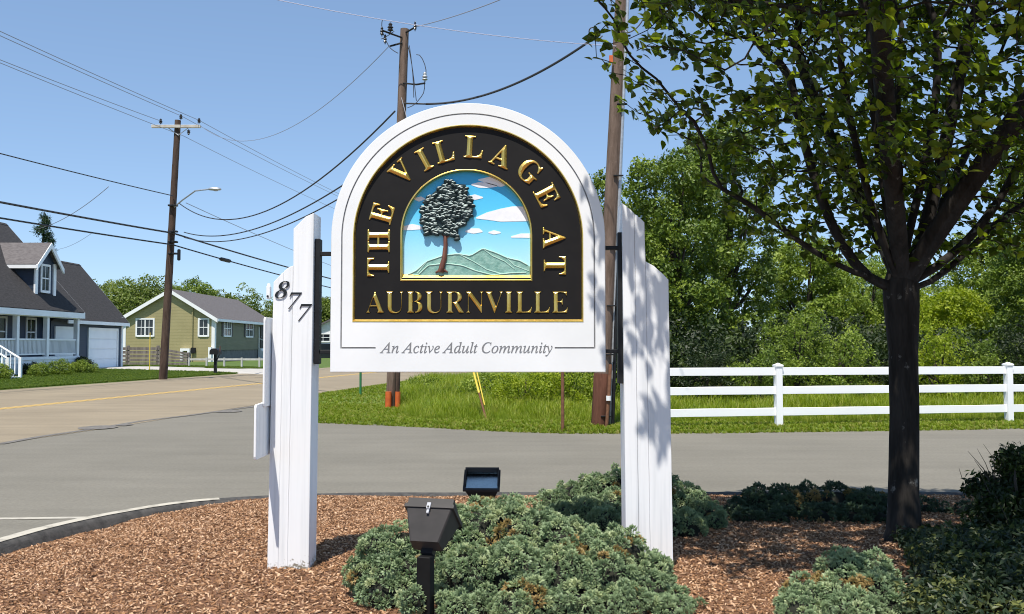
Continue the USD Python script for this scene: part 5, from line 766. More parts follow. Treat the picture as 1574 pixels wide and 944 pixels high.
WOOD = [  # behind the fence, left to right: px, distance, top py, half width px, leaf, clump, crown from, label
    (925, 36, 255, 40, 'maple_leaf', BIG, .10, 'dark green tree showing between the sign and the brown utility pole'),
    (1035, 29, 225, 90, 'maple_leaf', BIG, .04, 'tall dense maple rising behind the right sign post'),
    (1115, 32, 175, 85, 'maple_leaf', BIG, .04, 'tallest dark maple of the wood, right of the right sign post'),
    (1240, 38, 362, 80, 'light_leaf', BIG, .05, 'paler green tree filling the gap left of the shade tree trunk'),
    (1330, 44, 388, 84, 'light_leaf', BIG, .05, 'lower light green tree seen just behind the shade tree trunk'),
    (1450, 34, 440, 70, 'yellow_leaf', BIG, .03, 'yellow-green bushy tree right of the shade tree trunk'),
    (1530, 40, 345, 85, 'light_leaf', BIG, .04, 'green tree behind the second fence post from the right'),
    (1625, 30, 200, 100, 'maple_leaf', BIG, .04, 'dark tree rising at the right edge behind the fence'),
    (1000, 48, 330, 90, 'dark_leaf', BIG, .05, 'dark tree deeper in the wood behind the tall maple'),
    (1400, 58, 432, 120, 'far_leaf', BIG, .05, 'far pale tree closing the wood behind the yellow-green one')]
for i, (px, y, py, hw, mt, cl, cf, lab) in enumerate(WOOD):
    zt_ = top_z(py, y); tree('tree', lab, at_px(px, y), y, .1, zt_ - .1, hw * y / FPX, mt, cl, cf, 28, 6.5 if y < 42 else 3.6, i, None, .36, .22, squash=.58, fill=.10)
SCRUB = [(985, 22.5, 525, 50, 'dark_leaf', 'dark bush behind the right sign post, left of the fence'), (1085, 22, 520, 56, 'dark_leaf', 'leafy bush behind the first fence span, its colour darkened for shade'), (1165, 21.5, 538, 42, 'maple_leaf', 'low bush just left of the first clear fence post'),
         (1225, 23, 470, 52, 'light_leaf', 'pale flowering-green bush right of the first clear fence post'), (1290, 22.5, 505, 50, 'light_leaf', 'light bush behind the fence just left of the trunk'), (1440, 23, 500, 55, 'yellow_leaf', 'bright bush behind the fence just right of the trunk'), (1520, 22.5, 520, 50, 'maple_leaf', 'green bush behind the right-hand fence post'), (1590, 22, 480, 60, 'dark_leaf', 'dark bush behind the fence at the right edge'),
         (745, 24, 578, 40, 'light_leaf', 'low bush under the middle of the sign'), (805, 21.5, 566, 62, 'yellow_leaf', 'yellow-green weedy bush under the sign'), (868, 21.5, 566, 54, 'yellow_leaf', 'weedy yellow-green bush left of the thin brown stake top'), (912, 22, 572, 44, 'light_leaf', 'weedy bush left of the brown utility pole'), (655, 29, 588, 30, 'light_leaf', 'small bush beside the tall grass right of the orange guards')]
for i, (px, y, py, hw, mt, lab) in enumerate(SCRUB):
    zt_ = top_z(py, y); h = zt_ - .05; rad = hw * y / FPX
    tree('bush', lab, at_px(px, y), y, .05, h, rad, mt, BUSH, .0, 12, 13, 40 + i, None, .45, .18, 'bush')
# a wall of thicket, its leaf colour darkened to stand for the shade at the wood's foot
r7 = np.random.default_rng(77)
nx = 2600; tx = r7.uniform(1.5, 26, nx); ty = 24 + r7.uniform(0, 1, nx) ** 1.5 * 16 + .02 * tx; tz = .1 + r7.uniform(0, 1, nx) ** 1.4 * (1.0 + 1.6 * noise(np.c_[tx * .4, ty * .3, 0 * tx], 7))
scatter('thicket', [(q, M['dark_leaf']) for q in BIG], np.c_[tx, ty, tz], facing(np.tile([0, -.4, 1.0], (nx, 1)), r7, .5), r7.uniform(.7, 1.4, nx), label='tangled undergrowth at the foot of the wood, leaf colour darkened for shade', cat='undergrowth', kind='stuff')
# tall grass
tallp = [(blade_tuft(14, .55, .006, .7, 30 + k), M['tall_blade']) for k in range(4)]
n = 24000; x = r7.uniform(-4.6, 14, n); y = 17.4 + r7.uniform(0, 1, n) ** 1.3 * 20; zone = 17.9 + .5 * noise(np.c_[x * .8, 0 * x, 0 * x], 4) + np.where(x < 2.2, np.clip((2.2 - x) * .20, 0, 1.6), .0) + np.where(x > 5, (x - 5) * .08, 0) + np.where(x < -1.9, (-1.9 - x) * 2.2, 0)
k = (y > zone) & (x > -2.45 - .085 * (y - 18) + .25 * noise(np.c_[y * 1.3, 3 + 0 * x, 0 * x], 6)) & (x > near_edge(y) + 1.2 + .6 * noise(np.c_[y, x, 0 * x], 5)); x, y, zone = x[k], y[k], zone[k]
hs = np.clip(.38 + (y - zone) * .26, .35, .85) * (.7 + .6 * noise(np.c_[x * 1.2, y * 1.2, 0 * x], 9)) * r7.uniform(.75, 1.2, len(x))
scatter('tall_grass', tallp, np.c_[x, y, 0 * x + .03], R3.from_euler('z', r7.uniform(0, 6.28, len(x))), np.c_[hs * 1.1, hs * 1.1, hs], label='uncut bright green grass behind the mown verge and fence', cat='grass', kind='stuff')
# woods far behind the houses
FT = [(95, 118, 455, 60, 'far_leaf'), (165, 112, 436, 50, 'far_leaf'), (215, 108, 430, 55, 'far_leaf'), (262, 112, 446, 40, 'maple_leaf'), (290, 116, 434, 45, 'maple_leaf'), (330, 120, 446, 40, 'far_leaf'), (372, 124, 452, 30, 'far_leaf'), (425, 128, 466, 45, 'far_leaf'), (480, 130, 455, 40, 'far_leaf'), (540, 132, 450, 50, 'maple_leaf'), (610, 128, 440, 55, 'far_leaf'), (690, 124, 430, 60, 'maple_leaf'), (780, 118, 425, 60, 'far_leaf'), (870, 110, 420, 60, 'maple_leaf'), (20, 120, 450, 60, 'far_leaf')]
FL = ['behind the blue house roof', 'pale green, above the garage roof end', 'rounded pale crown between the two houses', 'low dark crown just left of the street-lamp pole', 'dark crown right of the street-lamp pole above the green house ridge', 'pale crown above the middle of the green house roof', 'small pale crown above the far end of the green house roof', 'crown behind the left sign post', 'crown seen between the left post and the sign board', 'crown hidden behind the left part of the sign', 'crown behind the sign near the pole with guards', 'crown behind the picture on the sign', 'crown behind the middle of the sign', 'crown behind the right part of the sign', 'behind the porch of the blue house']
for i, ((px, y, py, hw, mt), l) in enumerate(zip(FT, FL)):
    zt_ = top_z(py, y); hid = 520 < px < 900; tree('far_tree', 'distant broad tree out of sight behind the sign board' if hid else 'distant broad tree, ' + l, at_px(px, y), y, .1, zt_ - .1, hw * y / FPX * 1.15, mt, FAR, .06, 16, 1.1, 70 + i, 'far trees behind the sign board' if hid else None, .45, .85)
# the thin conifer above the blue house
ct = D(68, 326, 74); cb = np.array([ct[0] - .2, 74, .2]); con = thing('conifer', 'ragged conifer top standing above the blue house roof', 'tree', cb)
r8 = np.random.default_rng(8); ck = MB().tube([cb, (cb + ct) / 2, ct], [.28, .2, .03], 8); cp, cn = [], []
for i in range(24):
    f = .3 + .69 * i / 24; s = cb + (ct - cb) * f; a = r8.uniform(0, 6.28); L_ = (1 - f) * 2.3 + .3; L_ *= r8.uniform(.35, 1.35); e = s + np.array([math.cos(a), math.sin(a), r8.uniform(-.15, .1)]) * L_; ck.tube([s, e], [.05, .015], 4)
    for q in np.linspace(.25, 1, 7): cp.append(s + (e - s) * q + r8.normal(0, .08, 3)); cn.append(np.array([math.cos(a), math.sin(a), .5]))
obj('trunk', ck.get(), M['tree_bark'], con)
scatter('crown', [(leaf_clump(50, .38, .26, .05, 300 + k), M['pine_leaf']) for k in range(3)], np.array(cp), facing(np.array(cn), r8, .3), r8.uniform(.8, 1.3, len(cp)), parent=con)

mat('old_white', (0.40, 0.39, 0.37), (0.56, 0.55, 0.52), 3.0, 0.8)
# ---------------------------------------------------------------- the white fence along the entrance road
fa, fb = np.array([5.1, 17.5]), np.array([10.0, 18.4]); fd = (fb - fa) / 2; fdir = fd / np.linalg.norm(fd); fn = np.array([-fdir[1], fdir[0]])
fence = thing('rail_fence', 'long white three-rail fence along the far side of the entrance road', 'fence', (fa[0], fa[1], 0))
def oriented(m, c, d):                    # x of the mesh along d
    T = np.eye(4); T[:2, 0] = d; T[:2, 1] = [-d[1], d[0]]; T[:3, 3] = c; m = m.copy(); m.apply_transform(T); return m
for k in range(-1, 6):
    c = fa + fd * k; zg_ = .03
    post = UsdGeom.Mesh(obj('post', oriented(MB().box((-.062, -.062, -.2), (.062, .062, 1.15), .006).get(), (*c, zg_), fdir), M['vinyl'], fence))
    capm = MB().box((-.078, -.078, 1.15), (.078, .078, 1.185), .004); capm.add(trimesh.convex.convex_hull(np.array([(-.07, -.07, 1.185), (.07, -.07, 1.185), (.07, .07, 1.185), (-.07, .07, 1.185), (0, 0, 1.225)])))
    obj('cap', oriented(capm.get(), (*c, zg_), fdir), M['vinyl'], post)
    if k < 5:
        L_ = np.linalg.norm(fd)
        for z in (.29, .70, 1.06):
            obj('rail', oriented(MB().box((.058, -.02, z - .075), (L_ - .058, .02, z + .075), .005).get(), (*c, zg_), fdir), M['vinyl'], fence)

# ---------------------------------------------------------------- utility poles
def pole_mesh(a, b, r0, r1):
    a, b = np.asarray(a), np.asarray(b); t = np.linspace(0, 1, 9)[:, None]; return MB().tube(a + (b - a) * t, np.linspace(r0, r1, 9), 16).get()
# the pole by the houses, with its lamp
a1, b1 = D(250, 586, 42), D(273.5, 185, 42); a1[2] -= .3
lamp_pole = thing('utility_pole', 'tall dark pole with a pale crossarm and street lamp before the green house', 'utility pole', a1)
obj('pole', pole_mesh(a1, b1, .19, .135), M['pole_dark'], lamp_pole, smooth=True)
ca, cb_ = D(234, 195, 41.85), D(309, 191, 41.85)
obj('crossarm', MB().box((ca[0], 41.72, ca[2] - .065), (cb_[0], 41.84, ca[2] + .065), .01).get(), M['crossarm_wood'], lamp_pole)
for px in (255, 293): obj('brace', MB().tube([D(px, 194, 41.80), D(274, 208, 41.85)], .02, 5).get(), M['galvanised'], lamp_pole)
def insulator(p, h=.22, r=.07, down=False):
    s = -1 if down else 1; p = np.asarray(p); z = [0, .03, .05, .09, .11, .15, .18, .22]; rr_ = [.3, .3, 1, .55, 1, .5, .7, .2]
    return MB().tube([p + [0, 0, s * q * h / .22] for q in z], np.array(rr_) * r, 10).get()
for px, py, dn in ((247, 191, 0), (278, 184, 0), (306, 190, 0), (290, 199, 1)): obj('insulator', insulator(D(px, py, 41.78), .26, .085, dn), M['porcelain'], lamp_pole, smooth=40)
lt = MB().tube([D(268, 318, 41.8), D(280, 308, 41.5), D(300, 293.5, 41.1), D(324, 290.5, 40.7)], .035, 8)
lampa = UsdGeom.Mesh(obj('lamp_arm', lt.get(), M['galvanised'], lamp_pole, smooth=True))
h0 = D(330, 291, 40.6); hm = trimesh.creation.icosphere(3); v = hm.vertices * [.30, .16, .10]; v[:, 2] = np.where(v[:, 2] < -.03, -.03 + (v[:, 2] + .03) * .4, v[:, 2]); hm = trimesh.Trimesh(v + h0, hm.faces)
obj('lamp_head', hm, M['galvanised'], lampa, smooth=True); obj('lamp_lens', MB().tube([h0 + [.04, 0, -.03], h0 + [.04, 0, -.075]], [.13, .09], 14).get(), M['clip_steel'], lampa)
for py in (316, 356, 372, 390): q = D(266, py, 41.8); obj('cable_clamp', MB().box(q + [-.2, -.12, -.04], q + [.2, .1, .04], .01).get(), M['black_metal'], lamp_pole)
spl = MB(); q = D(275, 391, 41.6); spl.tube([q + [0, 0, .24], q + [0, 0, .2], q + [0, 0, -.25], q + [0, 0, -.29]], [.03, .08, .08, .03], 8); obj('splice_case', spl.get(), M['black_metal'], lamp_pole)
# the pole behind the sign
a2, b2 = D(600, 634, 22), D(622, 45, 22); a2[2] -= .2
mid_pole = thing('utility_pole', 'weathered pole rising behind the top of the sign, orange guards at its foot', 'utility pole', a2)
obj('pole', pole_mesh(a2, b2, .125, .105), M['pole_wood'], mid_pole, smooth=True)
q0, q1 = D(610.5, 633, 21.85), D(612.5, 560, 21.85); obj('conduit', MB().tube([q0, q1, D(618, 330, 21.85)], .05, 10).get(), M['pole_dark'], mid_pole, smooth=True)
for px, r_ in ((596.5, .075), (611, .066)):
    q = D(px, 632, 21.83); obj('orange_guard', MB().tube([q + [0, 0, -.05], q + [.006, 0, .46]], r_, 14).get(), M['orange_guard'], mid_pole, smooth=40)
for pts, r_ in (([(618, 58), (601, 52), (588, 47)], .022), ([(618, 66), (600, 71)], .025), ([(620, 128), (640, 130), (653, 128)], .022), ([(620, 159), (655, 160)], .02), ([(624, 50), (640, 41)], .022)):
    obj('bracket', MB().tube([D(x, y, 21.9 - .2 * k) for k, (x, y) in enumerate(pts)], r_, 6).get(), M['black_metal'], mid_pole)
for px, py, w in ((600, 44, .075), (587, 50, .05), (592, 62, .045), (653, 120, .07), (638, 42, .04)): obj('insulator', insulator(D(px, py + 6, 21.6), .24, w), M['porcelain'] if px != 653 else M['galvanised'], mid_pole, smooth=40)
for pts in ([(588, 30), (588, 48), (594, 64), (600, 74), (612, 82)], [(640, 84), (650, 92), (655, 110), (653, 122), (652, 140), (645, 152), (638, 160), (626, 166)], [(626, 66), (633, 100), (637, 130), (640, 155)], [(629, 70), (634, 110), (636, 150)], [(606, 48), (594, 56), (586, 60)]):
    p = np.array([D(x, y, 21.6) for x, y in pts]); u = np.linspace(0, 1, len(p)); p = CubicSpline(u, p)(np.linspace(0, 1, 16)); obj('jumper_wire', MB().tube(p, .010, 5).get(), M['wire'], mid_pole, smooth=True)
# the near pole with its pipes
a3, b3 = D(921, 662, 17.5), D(962.5, -140, 17.5); a3[2] -= .2; f3 = (D(927, 570, 17.5) - a3)[2] / (b3 - a3)[2]
near_pole = thing('utility_pole', 'thick brown pole with grey pipe just right of the sign', 'utility pole', a3)
def on3(py, dx=0, y=17.5): t = (662 - py) / 802; q = D(921 + 41.5 * t + dx, py, y); return q
obj('pole', pole_mesh(a3, b3, .155, .115), M['pole_wood'], near_pole, smooth=True)
obj('pole_butt', MB().tube([on3(664), on3(574)], [.163, .160], 18).get(), M['pole_red'], near_pole, smooth=True, label='dark red-brown foot of the pole')
obj('conduit', MB().tube([on3(662, 17), on3(400, 13, 17.45), on3(200, 11, 17.45), on3(-60, 9, 17.4)], .038, 10).get(), M['galvanised'], near_pole, smooth=True)
obj('conduit', MB().tube([on3(662, 11, 17.3), on3(610, 12, 17.3), on3(560, 12, 17.3)], .034, 10).get(), M['rust'], near_pole, smooth=True, label='rusty lower length of pipe')
obj('conduit', MB().tube([on3(664, 21, 17.42), on3(500, 17, 17.42), on3(400, 16, 17.42)], .030, 8).get(), M['black_metal'], near_pole, smooth=True, label='black pipe')
for py in (640, 545, 470, 380, 270, 160, 55): q = on3(py, 12, 17.35); obj('strap', MB().box(q + [-.13, -.03, -.012], q + [.06, .03, .012], .003).get(), M['black_metal'], near_pole)
q = on3(616, 12, 17.28); obj('pipe_coupling', MB().tube([q, q + [0, 0, .09]], .048, 10).get(), M['trim_white'], near_pole)
q = on3(90, -11, 17.35); obj('tag_plate', MB().box(q + [-.04, -.02, -.09], q + [.03, .02, .06], .003).get(), M['orange_guard'], near_pole)
for pts in ([(955, 48), (975, 46), (990, 26), (986, 8)], [(926, 55), (914, 60), (906, 52), (908, 43), (918, 44), (922, 52)]):
    p = np.array([D(x, y, 17.3) for x, y in pts]); obj('drip_loop', MB().tube(CubicSpline(np.linspace(0, 1, len(p)), p)(np.linspace(0, 1, 16)), .013, 5).get(), M['wire'], near_pole, smooth=True)
# the next pole up the street, out of sight behind the sign
a4 = np.array([-9.6, 82.0, -.2]); b4 = a4 + [.2, 0, 12.2]
far_pole = thing('utility_pole', 'next pole up the street, out of sight behind the sign', 'utility pole', a4)
obj('pole', pole_mesh(a4, b4, .17, .12), M['pole_dark'], far_pole, smooth=True); obj('crossarm', MB().box(b4 + [-1.1, -.1, -.3], b4 + [1.1, .02, -.17], .01).get(), M['crossarm_wood'], far_pole)

# ---------------------------------------------------------------- wires
def wire(a, b, sag, r, mt, label, group=None):
    a, b = np.asarray(a, float), np.asarray(b, float); t = np.linspace(0, 1, 33)[:, None]; p = a + (b - a) * t; p[:, 2] -= (4 * sag * t * (1 - t))[:, 0]
    o = obj('overhead_wire', MB().tube(p, r, 5).get(), M[mt], smooth=True); tag(o, label, 'wire', group); return o
back = np.array([-22.4, 2.3, 0]); pole1 = np.array([D(273, 200, 42)[0], 42.0, 0])
def along_street(px, py, dz=0.0, r=.014, mt='wire_grey', label='', sag=.45, forward=None, lab2=None):
    p = D(px, py, 41.8); q = p + np.array([-6.4, -39.7, dz]); wire(p, q, sag, r, mt, label)
    if forward: wire(p, p + np.array([6.4, 40, forward - p[2]]), sag, r, mt, lab2)
along_street(278, 178, .1, .013, 'wire_grey', 'thin wire from the left edge to the top pin of the lamp pole', .3, 12.1, 'thin wire running on from the top pin of the lamp pole, uppermost')
along_street(306, 185, .0, .013, 'wire_grey', 'thin wire from the left edge to the right end of the pale crossarm', .3, 11.9, 'thin wire running on from the right end of the pale crossarm')
along_street(247, 186, -.3, .013, 'wire_grey', 'thin wire from the left edge to the left end of the pale crossarm', .4, None)
along_street(282, 209, .0, .012, 'wire_grey', 'faint wire leaving the lamp pole just under its crossarm towards the right', .3, 11.0, 'faint wire running on below the crossarm')
along_street(266, 301, -.3, .022, 'wire', 'single dark wire from the left edge to the lamp bracket height', .35, None)
along_street(264, 358, -.35, .042, 'wire', 'thick black cable across the left, the upper of two', .25, 6.0, 'thick black cable sloping down right from the lamp pole, upper')
along_street(264, 376, -.35, .034, 'wire', 'thick dark cable across the left, the lower of two', .25, 5.3, 'thick dark cable sloping down right from the lamp pole, lower')
lowp = D(264, 376, 41.8); lowd = np.array([6.4, 40, 5.3 - lowp[2]]); tq = .13; p = lowp + lowd * tq - [0, 0, 4 * .25 * tq * (1 - tq)]; ld = lowd / np.linalg.norm(lowd)
obj_sc = obj('cable_splice', MB().tube([p - ld * .65, p - ld * .45, p + ld * .45, p + ld * .65], [.03, .10, .10, .03], 8).get(), M['black_metal'], smooth=30); tag(obj_sc, 'black splice case hanging on the lower cable right of the lamp pole', 'cable splice')
wire(D(276, 313, 41.8), D(607, 171, 21.9), 1.55, .022, 'wire', 'dark wire swooping from the lamp pole up to the pole behind the sign')
wire(D(283, 357, 41.8), D(610, 226, 21.9), .9, .022, 'wire', 'dark wire under the swooping one, meeting the sign at its upper left')
wire(D(283, 365, 41.8), D(610, 248, 21.9), .85, .020, 'wire', 'lowest dark wire between the lamp pole and the sign')
wire(D(303, 189, 41.8), D(599, 70, 21.8), 1.5, .009, 'wire_grey', 'faint thin wire from the head of the pole behind the sign down left')
wire(D(655, 160, 21.7), D(922, 52, 17.4), .35, .026, 'wire', 'thick twisted wire from the pole behind the sign to the brown near pole')
wire(D(640, 41, 21.7), D(1010, -120, 14), .2, .010, 'wire_grey', 'thin wire leaving the top of the picture above the sign')
wire(D(947, 71, 17.4), D(180, -60, 15.6), .25, .007, 'wire_pale', 'pale pinkish wire crossing the sky at the top left')
wire(D(286, 312, 41.8), np.array([-9.5, 82, 6.4]), .3, .016, 'wire_grey', 'grey wire running on from below the street lamp')
wire(D(167, 287, 36.2), D(58, 352, 46), .25, .014, 'wire_grey', 'service wire dropping to the roof of the blue house')
wire(D(143, 357, 37.8), D(84, 384, 49), .15, .008, 'wire_grey', 'faint wire dropping towards the dormer of the blue house')
# guy wire with its yellow sleeve
g0, g1 = D(749, 652, 18.7), D(617, 150, 21.9)
gd = (g1 - g0); gw = thing('guy_wire', 'slanting guy wire with a yellow sleeve and rusty rod under the sign', 'guy wire', g0)
obj('strand', MB().tube([g0 + gd * .06, g1], .010, 5).get(), M['wire_grey'], gw); obj('sleeve', MB().tube([g0 + gd * .082, g0 + gd * .29], .024, 8).get(), M['yellow_guard'], gw, smooth=True); obj('sleeve', MB().tube([g0 + gd * .05 + [.05, -.02, 0], g0 + gd * .25 + [.10, -.02, 0]], .013, 8).get(), M['yellow_guard'], gw, smooth=True); obj('anchor_rod', MB().tube([g0 - gd * .03, g0 + gd * .09], .022, 7).get(), M['rust'], gw)
def stake(name, label, p, h, r, mt, cat, capm=None):
    t = thing(name, label, cat, p); obj('post', MB().tube([p + [0, 0, -.1], p + [0, 0, h]], r, 8).get(), M[mt], t, smooth=30)
    if capm: obj('tip', MB().tube([p + [0, 0, h - .12], p + [0, 0, h + .01]], r * 1.15, 8).get(), M[capm], t)
stake('marker_stake', 'thin green stake on the verge left of the orange guards', G(554, 613, .03), 1.35, .035, 'green_stake', 'stake')
stake('marker_stake', 'thin brown stake on the verge edge left of the brown pole', G(865, 661, .04), 1.25, .030, 'rust', 'stake')
q = D(230, 560, 52.5); q[2] = .2; stake('marker_stake', 'tall thin yellow marker on the lawn left of the lamp pole', q, 2.1, .03, 'yellow_guard', 'stake')

# ---------------------------------------------------------------- houses
def quad_slab(p, t):                      # a flat slab from four corner points, t thick downwards
    p = np.asarray(p, float); n = np.cross(p[1] - p[0], p[3] - p[0]); n /= np.linalg.norm(n); n *= np.sign(n[2]) or 1
    v = np.vstack([p, p - n * t]); return trimesh.convex.convex_hull(v)
def hexa(pts): return trimesh.convex.convex_hull(np.asarray(pts, float))
def B(lo, hi, c=0): return MB().box(lo, hi, c).get()
def window(parent, axis, at, u0, u1, z0, z1, cols=1, rows=2, out=1, shutters=False, trim=.11):
    """A framed window in a wall: axis 'x' lies in a wall facing +x (u runs along y), 'y' in a wall facing -y (u runs along x)."""
    def bx(ua, ub, za, zb, d0, d1):
        return B((at + d0, ua, za), (at + d1, ub, zb)) if axis == 'x' else B((ua, at - d1, za), (ub, at - d0, zb))
    m = cat_([bx(u0 - trim, u0, z0 - trim, z1 + trim, -.02, .06), bx(u1, u1 + trim, z0 - trim, z1 + trim, -.02, .06), bx(u0, u1, z1, z1 + trim, -.02, .058), bx(u0, u1, z0 - trim * 1.2, z0, -.02, .075)])
    f = UsdGeom.Mesh(obj('window', m, M['trim_white'], parent)); obj('pane', bx(u0, u1, z0, z1, -.02, .012), M['dark_pane'], f)
    bars = []
    for k in range(1, cols): u = u0 + (u1 - u0) * k / cols; bars.append(bx(u - .05, u + .05, z0, z1, .0, .04))
    for k in range(1, rows): z = z0 + (z1 - z0) * k / rows; bars.append(bx(u0, u1, z - .032, z + .032, .0, .036))
    for k in range(cols): u = u0 + (u1 - u0) * (k + .5) / cols; bars.append(bx(u - .016, u + .016, z0, z1, .0, .03)) if cols > 1 or rows > 1 else None
    obj('sash', cat_(bars), M['trim_white'], f)
    if shutters:
        for ua, ub in ((u0 - trim - .42, u0 - trim - .02), (u1 + trim + .02, u1 + trim + .42)): obj('shutter', bx(ua, ub, z0 - .08, z1 + .08, -.02, .045), M['shutter'], parent)
# blue house
bh = thing('blue_house', 'dark blue house with black roof, white porch, dormer and white garage door', 'house', (-27.5, 46, .1))
ZG = .1
def prism_y(prof, y0, y1):                # profile in (x, z) run along y
    pl_ = Polygon(prof); m = extrude(pl_, y1 - y0); v = m.vertices.copy(); return trimesh.Trimesh(np.c_[v[:, 0], y1 - v[:, 2], v[:, 1]], m.faces)
gx, gr, gz, rz = -24.6, -27.5, 3.32, 6.72
obj('wall', prism_y([(gx, ZG - .3), (gx, gz), (gr, rz - .12), (-30.4, gz), (-30.4, ZG - .3)], 48.6, 57.4), M['blue_siding'], bh, label='garage walls')
mx, mr, mz, mrz = -25.0, -27.75, 3.5, 8.25
obj('wall', prism_y([(mx, ZG - .3), (mx, 5.1), (mr, mrz - .15), (-32.0, 3.45), (-32.0, ZG - .3)], 33, 48.55), M['blue_siding'], bh, label='main walls under the porch roof')
rf = UsdGeom.Mesh(obj('roof', cat_([quad_slab([(gx + .35, 48.2, gz - .36), (gx + .35, 57.75, gz - .36), (gr, 57.75, rz), (gr, 48.2, rz)], .16), quad_slab([(-30.75, 48.2, gz - .36), (-30.75, 57.75, gz - .36), (gr, 57.75, rz - .003), (gr, 48.2, rz - .003)], .16)]), M['shingle'], bh, label='garage roof'))
ex, ez = -23.35, 3.36
rm = UsdGeom.Mesh(obj('roof', cat_([quad_slab([(ex, 32.6, ez), (ex, 49.75, ez), (mr, 49.75, mrz), (mr, 32.6, mrz)], .18), quad_slab([(-32.3, 32.6, 3.1), (-32.3, 49.75, 3.1), (mr, 49.75, mrz - .003), (mr, 32.6, mrz - .003)], .18)]), M['shingle'], bh, label='steep main roof'))
obj('chimney', MB().box((-29.0, 44, 6.5), (-28.3, 44.8, 9.0), .01).get(), M['foundation'], rm)
obj('vent_pipe', MB().tube([(-26.2, 49.2, 6.3), (-26.2, 49.2, 7.0)], .09, 8).get(), M['black_metal'], rm)
tr = [B((ex - .02, 32.7, ez - .34), (ex + .05, 49.7, ez - .05)), B((gx + .30, 49.76, gz - .55), (gx + .37, 57.7, gz - .36)), B((gx - .02, 57.3, ZG), (gx + .06, 57.5, gz)),
      hexa([(ex, 49.70, ez - .25), (ex, 49.80, ez - .25), (ex, 49.70, ez - .02), (ex, 49.80, ez - .02), (mr, 49.70, mrz - .27), (mr, 49.80, mrz - .27), (mr, 49.70, mrz - .02), (mr, 49.80, mrz - .02)]),
      hexa([(gx + .35, 57.70, gz - .6), (gx + .35, 57.80, gz - .6), (gx + .35, 57.70, gz - .38), (gx + .35, 57.80, gz - .38), (gr, 57.70, rz - .25), (gr, 57.80, rz - .25), (gr, 57.70, rz - .02), (gr, 57.80, rz - .02)])]
obj('trim', cat_(tr), M['trim_white'], bh)
for y0_, y1_ in ((52.8, 56.8), (48.95, 51.5)):
    dr = UsdGeom.Mesh(obj('garage_door', B((gx - .03, y0_ + .14, ZG + .02), (gx + .03, y1_ - .14, 2.46)), M['garage_white'], bh))
    for kk in range(4):
        z0_ = ZG + .06 + kk * .6; obj('door_panel', B((gx + .031, y0_ + .2, z0_), (gx + .05, y1_ - .2, z0_ + .54), .012), M['garage_white'], dr)
    obj('door_frame', cat_([B((gx - .02, y0_, ZG), (gx + .08, y0_ + .14, 2.6)), B((gx - .02, y1_ - .14, ZG), (gx + .08, y1_, 2.6)), B((gx - .02, y0_ + .14, 2.46), (gx + .078, y1_ - .14, 2.6))]), M['trim_white'], bh)
PF = 1.0
pr = thing('porch', 'white porch', None, (4.0, 0, .3), parent=bh)
obj('floor', B((mx + .005, 34, PF - .14), (-23.4, 49.4, PF)), M['garage_white'], pr)
sk = [B((-23.5, y0_, ZG), (-23.46, y0_ + .09, PF - .14)) for y0_ in np.arange(34, 49.3, .16)] + [B((-23.52, 34, PF - .3), (-23.44, 49.4, PF - .14)), B((-23.58, 34, ZG - .1), (-23.53, 49.4, PF - .3))]
obj('skirting', cat_(sk), M['garage_white'], pr); obj('beam', B((-23.62, 34, 2.98), (-23.42, 49.4, 3.2)), M['trim_white'], pr)
for y0_ in (36.2, 39.4, 43.2, 46.0, 49.2): obj('column', MB().box((-23.63, y0_ - .11, PF), (-23.41, y0_ + .11, 2.98), .012).get(), M['trim_white'], pr)
for ya, yb in ((43.35, 45.88), (46.12, 49.08), (36.32, 39.28), (41.0, 43.1)):
    r_ = [B((-23.56, ya, PF + .82), (-23.48, yb, PF + .9)), B((-23.56, ya, PF + .1), (-23.48, yb, PF + .16))] + [B((-23.54, q, PF + .16), (-23.5, q + .045, PF + .82)) for q in np.arange(ya + .06, yb - .05, .12)]
    obj('railing', cat_(r_), M['trim_white'], pr)
for k in range(5): obj('step', B((-23.4 + .28 * k, 39.95, ZG - .1), (-23.4 + .28 * (k + 1) - .002, 40.85, PF - .165 * (k + 1))), M['garage_white'], pr)
for y0_ in (39.9, 40.9):
    m = [MB().tube([(-23.5, y0_, PF + .86), (-22.05, y0_, PF - .02)], .05, 6).get(), B((-22.1, y0_ - .06, ZG), (-21.98, y0_ + .06, PF + .05))] + [B((-23.5 + .2 * k, y0_ - .02, PF - .1 * k - .1), (-23.46 + .2 * k, y0_ + .02, PF + .84 - .118 * k)) for k in range(1, 7)]
    obj('stair_railing', cat_(m), M['trim_white'], pr)
window(bh, 'x', mx, 43.4, 44.9, 1.6, 2.9); window(bh, 'x', mx, 46.9, 47.7, 1.6, 2.9)
window(bh, 'x', mx, 38.6, 40.0, 1.6, 2.9); dd = UsdGeom.Mesh(obj('front_door', B((mx, 41.8, PF), (mx + .05, 42.8, 3.0)), M['shutter'], bh)); obj('handle', B((mx + .05, 42.6, PF + .95), (mx + .1, 42.66, PF + 1.1)), M['clip_steel'], dd)
